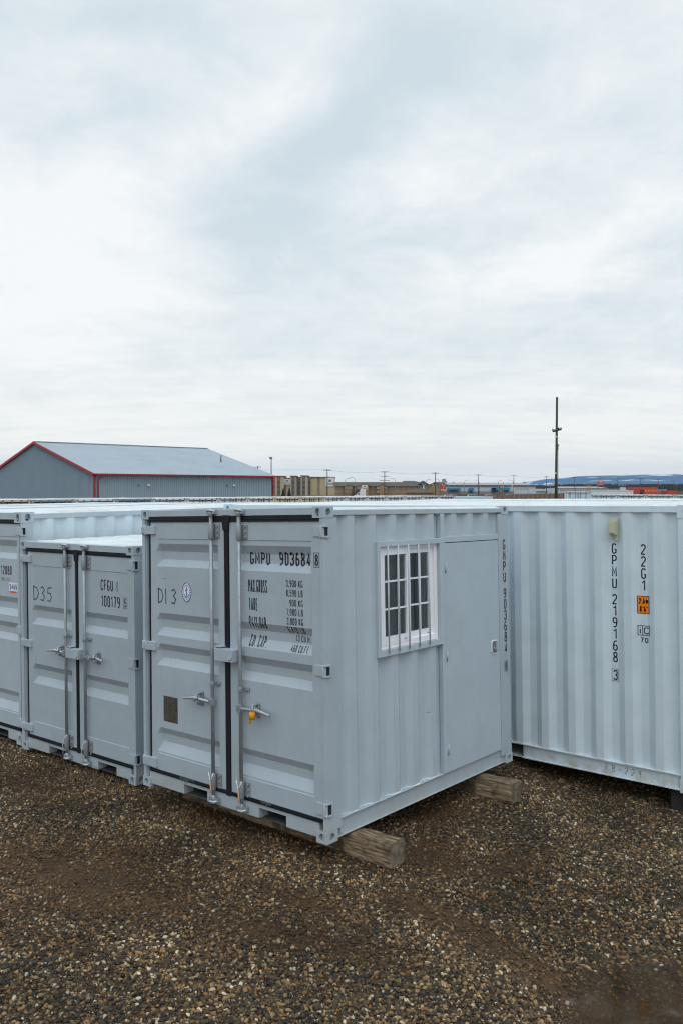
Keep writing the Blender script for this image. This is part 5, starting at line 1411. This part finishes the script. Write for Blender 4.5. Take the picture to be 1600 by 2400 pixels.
for a, b, t_, u_ in ((z4x(930), z4x(1112), 1144, 1147.5), (z4x(1210), z4x(1280), 1143.2, 1149.5), (z4x(1510), z4x(1568), 1143.2, 1149), (1149.5, 1169.5, 1143, 1148), (1176, 1193.5, 1143, 1148)):
    q = MB(); xa, xb = xat(a, d), xat(b, d); za, zb = zat(u_, d)-ZG, zat(t_, d)-ZG
    q.prism([(xa, za), (xb, za), (xb, za+.3), (xb-.4, zb), (xa+.4, zb), (xa, za+.3)], -2.4, -.31); q.build('awning', BLUA, r)
    q = MB(); xm = (xa+xb)/2; q.box(xm-(xb-xa)*.3, xm+(xb-xa)*.3, -.5, -.31, za-1.2, za-.02); q.build('window', WIN, r)
q = MB(); q.tube([(xat(1173, d), -2.5, zat(1142, d)-ZG), (xat(1173, d), -.4, zat(1142, d)-ZG)], .75, 14); q.build('round_sign', pmat('ochre_sign', (.35, .24, .12), .6), r)
q = MB(); z = zat(1146, d)-ZG; q.box(xat(1210, d), xat(1212, d), -.1, -.03, z-.25, z+.25)
for k in range(7): a = 1213.5+k*3.4; q.box(xat(a, d), xat(a+2.6, d), -.1, -.03, z-.16, z+.16)
q.build('lettering', GREY, r)
for a in (1219, 1227, 1235, 1241):
    q = MB(); q.box(xat(a, d)-.2, xat(a, d)+.2, -.3, -.03, zat(1157, d)-ZG, zat(1155.6, d)-ZG); q.build('wall_lamp', GREY, r)
tag(r, 'long pale store with blue awnings and a maroon band', 'store')
# grey sheds right of the store
r, *_ = facade('industrial_shed', 1256, 1300, 1146, 520, 20, STOR); q = MB(); 
x0, x1 = xat(1254, 520), xat(1287, 520); q.face([(x0, -1, zat(1151, 520)-ZG), (x1, -1, zat(1151, 520)-ZG), (x1-4, 0, zat(1145.5, 520)-ZG), (x0, 0, zat(1145.5, 520)-ZG)]); q.build('roof', GRF, r, fix=False); tag(r, 'low pale shed with a grey lean-to roof right of the long store', 'shed')
r, a, b, h = facade('industrial_shed', 1302, 1425, 1144, 560, 30, STOR); q = MB(); q.face([(a, -1, h), (b, -1, h), (b-3, 15, h+1.1), (a+3, 15, h+1.1)]); q.box(a, b, -.1, -.01, h*.62, h*.68); q.build('roof', GRF, r, fix=False); tag(r, 'wide pale grey shed behind the green pole', 'shed')
r, a, b, h = facade('industrial_shed', 1440, 1492, 1147, 600, 30, STOR, roofc=GRF); tag(r, 'pale shed behind the pink sign', 'shed')
# signs
z6x = lambda x: 1350+x/6.27
z6y = lambda y: 1060+y/6.27
post_sign('billboard', z6x(355), z6y(412), z6y(485), 12.5, 330, [REDS, SGN], 'tall red billboard on dark posts standing before the blue hills', [(.1, .9, .2, .28), (.15, .85, .45, .52), (.1, .9, .7, .78), (0, 1, .93, 1.0)], legs=(-.5, .5))
post_sign('orange_sign', z6x(184), z6y(490), z6y(518), 7, 420, [pmat('orange_board', (.80, .33, .02), .5), GREY], 'small orange sign right of the green pole', [(.4, .6, .4, .7)])
r = post_sign('pink_sign', z6x(683), z6y(512), z6y(555), 13, 320, [pmat('pink_board', (.66, .55, .66), .5), GREY], 'pale pink board under a small dark roof, right of the red billboard', [(.45, .6, .65, .8)], legs=(-.5, .5))
q = MB(); zz1 = zat(z6y(490), 320)-ZG; zz2 = zat(z6y(474), 320)-ZG; q.prism([(-1.3, zz1), (1.3, zz1), (1.1, zz2), (-1.1, zz2)], -.6, .6); q.build('sign_roof', GREY, r)
# red building
d = 380.0
r = empty('red_shed', Matrix.Translation((0, d, ZG))); RB = pmat('red_cladding', (.48, .045, .025), .6, dirt=.3, dscale=.3)
x0, x1 = xat(z6x(905), d), xat(z6x(1195), d); h = zat(z6y(512), d)-ZG
q = MB(); q.box(xat(z6x(990), d), x1, 0, 14, 0, h); q.box(x0, xat(z6x(990), d), 0, 14, h-1.3, h); q.box(x0, xat(z6x(930), d), 0, 14, 0, h-1.31); q.box(x1, xat(z6x(1215), d), 0, 10, 0, h-1.6); q.build('wall', RB, r)
q = MB()
for k in range(5): a = xat(z6x(1010+k*38), d); q.box(a, a+.6, -.1, 0, h*.55, h*.75); q.box(a+.8, a+.95, -.1, 0, 0, h*.9)
q.build('window', pmat('red_shed_pane', (.60, .22, .12), .4), r)
q = MB(); q.box(xat(z6x(935), d), xat(z6x(985), d), .5, .6, h*.45, h-1.35); q.build('door', WIN, r)
tag(r, 'bright red shed with an open bay near the right edge', 'shed')
r, *_ = facade('red_annex', z6x(1340), z6x(1470), z6y(563), 380, 8, RB); tag(r, 'low red building at the far right edge', 'shed')
r, *_ = facade('teal_shed', z6x(1270), z6x(1330), z6y(540), 430, 8, pmat('teal_wall', (.12, .24, .25), .6)); tag(r, 'small teal shed between the red buildings', 'shed')

# utility poles and wires
WDP = pmat('pole_wood', (.085, .07, .06), .9, bump=0); tops = []
def pole(px, py, label, triple=False, hgt=None):
    d = 8.05*FPX/(1147-py); x = xat(px, d); r = empty('utility_pole', Matrix.Translation((x, d, ZG))); H = zat(py, d)-ZG
    q = MB(); q.tube([(0, 0, 0), (0, 0, H)], [.24, .16], 8); q.build('pole', WDP, r)
    for z, w in ((H-.45, 1.6),)+(((H-2.3, 1.9), (H-4.2, 2.1)) if triple else ()):
        q = MB(); q.box(-w, w, -.14, .02, z-.09, z+.09)
        for xx in (-w+.1, -w*.4, w*.4, w-.1): q.tube([(xx, -.06, z+.09), (xx, -.06, z+.35)], .07, 6)
        q.build('crossarm', WDP, r)
    tops.append((Vector((x, d, ZG+H-.15)), px)); tag(r, label, 'utility pole', 'utility poles along the far road')
for px, py, tr, lb in ((766.8, 1099.6, 0, 'wooden utility pole in front of the tall tan hotel'), (900.7, 1103.8, 1, 'utility pole with three crossarms over the brown lodge'), (1019.3, 1107, 0, 'utility pole beside the red roadside sign'),
        (1120, 1111.5, 0, 'utility pole between the first two blue awnings of the store'), (1203.3, 1113.5, 0, 'utility pole near the right part of the store'), (1280, 1116, 0, 'utility pole just left of the big green pole'),
        (1346.5, 1117, 0, 'utility pole just right of the big green pole'), (1404.5, 1119, 0, 'utility pole behind the red billboard'), (1447, 1119.5, 1, 'utility pole with three crossarms right of the red billboard'),
        (1500.7, 1120.5, 0, 'utility pole above the bright red shed'), (1542.6, 1123, 0, 'utility pole right of the bright red shed'), (1578, 1126, 0, 'utility pole nearest the right edge')):
    pole(px, py, lb, tr)
def wire(a, b, sag, label, r=.035):
    q = MB(); pts = [a.lerp(b, t/16)-Vector((0, 0, sag*4*(t/16)*(1-t/16))) for t in range(17)]
    q.tube(pts, r, 5); o = q.build('power_line', pmat('wire_grey', (.10, .11, .12), .6, bump=0), None, fix=False); tag(o, label, 'power line', 'power lines between the far poles')
pre = at(-60, 1074, 255)
chain = [pre]+[t[0] for t in tops]
nm = ['left of the tall hotel over the warehouse', 'between the hotel pole and the lodge pole', 'between the lodge pole and the red sign pole', 'between the red sign pole and the store', 'over the blue awnings', 'right end of the store', 'behind the green pole', 'right of the green pole', 'right of the red billboard', 'over the pink sign', 'over the red shed', 'toward the right edge']
for i, (a, b) in enumerate(zip(chain[:-1], chain[1:])): wire(a, b, .9 if i else 1.2, 'thin power line '+nm[i], .03 if i else .022)
wire(at(-40, 1079, 255), at(604, 1094, 300), 1.0, 'lower thin power line running behind the warehouse roof', .022)
r_ = empty('utility_pole', Matrix.Translation((xat(604.5, 300), 300, ZG))); q = MB(); H = zat(1092, 300)-ZG; q.tube([(0, 0, 0), (0, 0, H)], .16, 8); q.build('pole', WDP, r_); q = MB(); q.box(-1.3, 1.3, -.1, .1, H-.5, H-.3); q.build('crossarm', WDP, r_); tag(r_, 'utility pole top peeping over the warehouse roof', 'utility pole', 'utility poles along the far road')
# curved street lamps
STL = pmat('lamp_steel', (.25, .28, .31), .5, bump=0)
def street_lamp(px, py, dirn, d, label, w=10):
    r = empty('street_lamp', Matrix.Translation((xat(px, d), d, ZG))); H = zat(py, d)-ZG; W_ = w/FPX*d
    pts = [(0, 0, 0), (0, 0, H-1.6)]+[(dirn*W_*(1-cos(a)), 0, H-1.6+1.6*sin(a)) for a in (.3, .6, .9, 1.2, 1.57)]
    q = MB(); q.tube(pts, [.16, .11]+[.09]*5, 6); q.build('pole', STL, r)
    q = MB(); q.blob((dirn*(W_+.5), 0, H), (.75, .2, .12), 0, 8, 5); q.build('lamp_head', STL, r); tag(r, label, 'street lamp', 'curved street lamps along the far road')
for px, py, dr_, d, lb, w in ((808.5, 1121.7, 1, 380, 'curved street lamp over the left of the lodge roof', 5), (832, 1119, -1, 380, 'curved street lamp leaning left over the lodge roof', 7), (926, 1120.5, -1, 395, 'curved street lamp over the lodge right of the triple pole', 7),
        (997.5, 1124, 1, 400, 'curved street lamp beside the inn gable', 5), (1029, 1122.5, -1, 400, 'curved street lamp just right of the red sign pole', 7), (1087.5, 1125, 1, 410, 'curved street lamp between the red sign and the store awning', 5),
        (1122.5, 1125, -1, 420, 'curved street lamp beside the store pole', 7), (1166.5, 1126.5, 1, 430, 'curved street lamp before the round store sign', 5), (1202, 1125, -1, 430, 'curved street lamp at the right end of the store', 7)):
    street_lamp(px, py, dr_, d, lb, w)
for px, d, lb in ((1179, 420, 'short lamp standard beside the round store sign'), (1236.5, 440, 'short lamp standard before the store lettering'), (1290, 450, 'short lamp standard before the low shed')):
    q = MB(); q.tube([(0, 0, 0), (0, 0, zat(1129.5, d)-ZG)], .10, 6); o = q.build('lamp_standard', STL, None); o.location = (xat(px, d), d, ZG); tag(o, lb, 'lamp post', 'short lamp standards by the store')
# near street lamp behind warehouse corner
d = 150.0; r = empty('street_lamp', Matrix.Translation((xat(636, d), d, ZG))); H = zat(1073, d)-ZG
q = MB(); q.tube([(0, 0, 0), (0, 0, H)], [.17, .10], 10); q.build('pole', STL, r)
q = MB(); q.box(-.36, .18, -.22, .22, H-.12, H+.16); q.tube([(-.1, 0, H-.12), (-.1, 0, H-.22)], .17, 10); q.build('lamp_head', GREY, r, bevel=.05); tag(r, 'straight grey street lamp at the right corner of the warehouse', 'street lamp')
# big green pole with floodlights
d = 105.0; xb, xt = xat(1301.8, d), xat(1304.6, d); zb, zt_ = -.75, zat(930.6, d)
r = empty('floodlight_pole', Matrix.Translation((xb, d, zb)))
gp = pmat('green_treated_pole', (.045, .060, .040), .85, dirt=.5, dscale=.7, dcol=(.065, .075, .065), bump=.3, bscale=20)
HH = zt_-zb; lx = lambda z: (xt-xb)*z/HH
q = MB(); q.tube([(lx(0), 0, 0), (lx(HH*.5), 0, HH*.5), (lx(HH), 0, HH)], [.185, .150, .135], 14); q.build('pole', gp, r)
def hz_(py): return zat(py, d)-zb
DK = pmat('lamp_black', (.025, .03, .035), .5)
for s_, zc_ in ((-1, 1009.2), (1, 1005.5)):
    q = MB(); z = hz_(zc_); cxp = lx(z)+s_*.36
    q.prism([(cxp-.24, z+.16), (cxp+.22, z+.16), (cxp+.16, z-.17), (cxp-.14, z-.19)] if s_ > 0 else [(cxp-.22, z+.18), (cxp+.20, z+.16), (cxp+.22, z-.16), (cxp-.13, z-.20)], -.28, .05)
    q.tube([(lx(z), 0, z-.1), (cxp, -.05, z-.05)], .05, 8)
    f_ = q.build('floodlight', DK, r, bevel=.03)
    q = MB(); q.box(cxp-.14, cxp+.14, -.29, -.281, z+.04, z+.12); q.build('lens', SGN, f_)
q = MB(); z = hz_(1009); q.box(lx(z)-.22, lx(z)+.22, -.20, -.15, z-.06, z+.06); q.build('bracket', DK, r)
q = MB()
for py_, s_ in ((1023.5, -.3), (1109, -.6)): z = hz_(py_); q.box(lx(z)+s_*.18-.07, lx(z)+s_*.18+.07, -.22, -.14, z-.08, z+.08)
q.build('tag_plate', WHITE, r)
q = MB(); z = hz_(1044); q.tube([(lx(z)+.15, 0, z+.05), (lx(z)+.30, -.02, z+.05)], .10, 8); q.box(lx(z)+.10, lx(z)+.22, -.1, .1, z-.55, z-.05); q.tube([(lx(z)+.18, -.05, z-.5), (lx(z)+.17, -.06, z-4), (lx(0)+.19, -.06, 0)], .025, 6); q.build('junction_box', GREY, r)
tag(r, 'tall green treated pole with two black floodlights rising behind the containers', 'pole')

# brown board fence
d = 215.0; x0, x1 = xat(1098, d), xat(1325, d)
r = empty('board_fence', Matrix.Translation((0, d, ZG))); FB = pmat('fence_board', (.20, .155, .125), .9, dirt=.5, dscale=.8)
zt1 = zat(1161.2, d)-ZG
q = MB(); x = x0
while x < x1: q.box(x, x+.27, 0, .04, .05, zt1+random.uniform(-.05, .04)+.55*ss(x0, x1, x)); x += .30
q.build('boards', FB, r)
q = MB(); x = x0
while x < x1: q.box(x, x+.12, -.12, 0, 0, zt1-.1+.55*ss(x0, x1, x)); x += 1.2
o = q.build('posts', pmat('fence_post', (.11, .08, .065), .9), r); o['kind'] = 'stuff'
tag(r, 'long brown board fence behind the cream roof', 'fence')

# vehicles far off
def car(px, d, col, label, truck=False, s=1):
    r = empty('parked_car', Matrix.Translation((xat(px, d), d, ZG)))
    q = MB(); q.prism([(-2.2, .35), (2.2, .35), (2.25, .8), (1.3, .95), (.7, 1.45), (-1.3, 1.45), (-2.0, .95), (-2.25, .8)], -.85, .85); q.build('body', col, r, bevel=.08)
    q = MB(); q.prism([(1.05, .98), (.62, 1.38), (-1.2, 1.38), (-1.7, .98)], -.87, .87); q.build('windows', WIN, r)
    for x in (-1.4, 1.4): q = MB(); q.tube([(x, -.88, .34), (x, .88, .34)], .34, 14); q.build('wheel', RUBBER, r)
    tag(r, label, 'car')
SIL = pmat('car_silver', (.45, .46, .47), .3, metal=.3)
for px, d, c, lb in ((1051, 330, SGN, 'white car parked left before the blue awning'), (1062, 340, SIL, 'silver car parked below the first store awning'), (1106, 345, SGN, 'white car in the lot under the second awning'), (1146, 350, SGN, 'white car parked left of the round store sign'), (1193, 350, SIL, 'silver pickup-sized car by the right store awning'), (1203, 360, pmat('car_dark', (.04, .045, .05), .3), 'dark car beside the store pole')):
    car(px, d, c, lb)
d = 300.0; r = empty('semi_truck', Matrix.Translation((xat(844, d), d, ZG)))
q = MB(); q.prism([(-2.2, .5), (1.9, .5), (1.9, 3.6), (.2, 3.9), (-.2, 2.6), (-1.0, 2.4), (-1.2, 1.7), (-2.2, 1.5)], -1.2, 1.2); q.build('cab', SGN, r, bevel=.08)
q = MB(); q.prism([(-.9, 1.7), (-.3, 1.7), (-.3, 2.4), (-.85, 2.3)], -1.22, 1.22); q.build('cab_window', WIN, r)
for x in (-1.5, 1.2): q = MB(); q.tube([(x, -1.2, .5), (x, 1.2, .5)], .5, 14); q.build('wheel', RUBBER, r)
tag(r, 'white truck cab parked in front of the brown lodge', 'truck')

# two small conifers by the hotel
NEED = pmat('needle_green', (.035, .05, .035), .9, dirt=.6, dscale=1.2, dcol=(.02, .028, .02), bump=0)
def conifer(px, py, d, label):
    r = empty('pine_tree', Matrix.Translation((xat(px, d), d, ZG))); H = zat(py, d)-ZG; rnd = random.Random(px)
    q = MB(); q.tube([(0, 0, 0), (0, 0, H)], [.2, .03], 6); q.build('trunk', WDP, r)
    q = MB()
    for k in range(900):
        t = rnd.random()**.8; z = H*(.12+.88*t); R = (1-t)*H*.24*rnd.uniform(.5, 1.1)+.06; a = rnd.uniform(0, 6.28)
        c = Vector((cos(a)*R, sin(a)*R, z-R*.25)); u = Vector((cos(a), sin(a), -.4))*.35; v = Vector((-sin(a), cos(a), rnd.uniform(-.3, .3)))*.16
        q.face([c-u-v, c+u*.2-v, c+u+v*.1, c-u+v])
    q.build('crown', NEED, r, fix=False); tag(r, label, 'tree')
conifer(z3x(245), z3y(478), 420, 'small dark conifer left of its twin before the tall hotel'); conifer(z3x(325), z3y(478), 420, 'small dark conifer right of its twin before the tall hotel')

# bare brush belt and woods at the foot of the hills
def woods():
    q = MB(); rnd = random.Random(11)
    for k in range(1500):
        d = rnd.uniform(1150, 1500); px = rnd.uniform(1255, 1680)
        x = xat(px, d); top = zat(1135+rnd.uniform(-2.0, 4.0)+ (3 if px < 1300 else 0)+1.5*noise.noise((px*.03, 0, 0)), d); w = rnd.uniform(2.0, 5.0); H = top-ZG
        for j in range(4):
            a = rnd.uniform(0, pi); c, s_ = cos(a)*w, sin(a)*w
            zz_ = ZG+H*rnd.uniform(.0, .35)
            q.face([(x-c, d-s_, zz_), (x+c, d+s_, zz_), (x+c*.55, d+s_*.5, ZG+H*rnd.uniform(.6, .85)), (x, d, top), (x-c*.5, d-s_*.5, ZG+H*rnd.uniform(.55, .8))])
    o = q.build('woodland', pmat('bare_woods', (.055, .055, .058), .95, dirt=.9, dscale=.02, dcol=(.11, .085, .075), bump=0), None, fix=False); tag(o, kind='stuff')
woods()
def brush():
    q = MB(); rnd = random.Random(5)
    for k in range(3600):
        px = rnd.uniform(1060, 1620); d = rnd.uniform(240, 700) if px < 1330 else rnd.uniform(350, 900)
        x = xat(px, d); w = rnd.uniform(.5, 1.6); H = rnd.uniform(.4, 1.5)+(d/900 if px > 1400 else 0); a = rnd.uniform(0, pi)
        q.face([(x-cos(a)*w, d-sin(a)*w, ZG), (x+cos(a)*w, d+sin(a)*w, ZG), (x+cos(a)*w*.6, d+sin(a)*w*.4, ZG+H*.8), (x, d, ZG+H), (x-cos(a)*w*.7, d-sin(a)*w*.6, ZG+H*.7)])
    o = q.build('brush', pmat('russet_brush', (.16, .095, .07), .95, dirt=.9, dscale=.15, dcol=(.22, .18, .14), bump=0), None, fix=False); tag(o, kind='stuff')
brush()

# hills
def hill_mat():
    m = bpy.data.materials.new('wooded_hill_haze'); m.use_nodes = True; t = NT(m.node_tree); b = t.n['Principled BSDF']
    tc = t.add('ShaderNodeTexCoord').outputs['Object']
    mpn = t.add('ShaderNodeMapping', ins={0: tc}); mpn.inputs['Scale'].default_value = (.0012, .0012, .010)
    nz = t.noise(mpn.outputs[0], 1.6, 7, .62)
    mp2 = t.add('ShaderNodeMapping', ins={0: tc}); mp2.inputs['Scale'].default_value = (.0016, .0016, .022)
    sn = t.ramp(t.noise(mp2.outputs[0], 1.3, 6, .58), [(.575, 0.0), (.62, 1.0)])
    c = t.ramp(nz, [(.35, (.024, .078, .18)), (.65, (.055, .125, .24))])  # woodland tone with the blue of distance haze painted in
    c = t.mix(sn, c, (.62, .66, .70))
    t.l.new(c, b.inputs['Base Color']); b.inputs['Roughness'].default_value = 1; b.inputs['Specular IOR Level'].default_value = .05
    return m
def hills():
    D = 9500.0; prof = [(1180, 1146), (1220, 1134), (1235, 1129.5), (1262, 1125), (1290, 1122.5), (1320, 1121.5), (1360, 1116), (1390, 1115.2), (1410, 1114.5), (1450, 1113.8), (1510, 1112.8), (1560, 1113.5), (1600, 1114.5), (1700, 1116), (1850, 1120), (2000, 1130), (2150, 1146)]
    def top(px):
        for (a, ya), (b, yb) in zip(prof[:-1], prof[1:]):
            if a <= px <= b: t = (px-a)/(b-a); return ya+(yb-ya)*t
        return 1147
    q = MB(); NX, NY = 240, 22; rows = []
    for j in range(NY+1):
        t = j/NY
        for i in range(NX+1):
            px = 1170+i*(2160-1170)/NX
            Hh = max(0, (1148-top(px))/FPX*D)
            s_ = sin(min(1, t*1.35)*pi/2)**1.3 if t < .75 else cos((t-.75)/.25*pi/2)
            d = D-2600+3600*t
            x = xat(px, D)*(1+.03*(t-.7))
            zz_ = ZG-4+(Hh+4)*s_+ 16*noise.noise((px*.02, t*6, 1))*s_*min(1, Hh/60)*(1 if t < .6 else .25)
            q.v.append((x, d, zz_))
    for j in range(NY):
        for i in range(NX):
            a = j*(NX+1)+i; q.f.append((a, a+1, a+NX+2, a+NX+1)); q.m.append(0); q.sm.append(True)
    o = q.build('hills', hill_mat(), None, fix=False); tag(o, kind='structure')
hills()

# ------------------------------------------------------------------ air
def haze():
    m = bpy.data.materials.new('air_haze'); m.use_nodes = True; t = NT(m.node_tree); t.n.clear()
    v = t.add('ShaderNodeVolumePrincipled', ins={'Color': (.52, .74, 1.0, 1), 'Density': 4.0e-5, 'Anisotropy': 0.0})
    o = t.add('ShaderNodeOutputMaterial'); t.l.new(v.outputs[0], o.inputs['Volume'])
    q = MB(); q.box(-14500, 14500, -500, 15500, -12, 420); h = q.build('haze', m, None); tag(h, kind='stuff')
HAZE = True
if HAZE: haze()
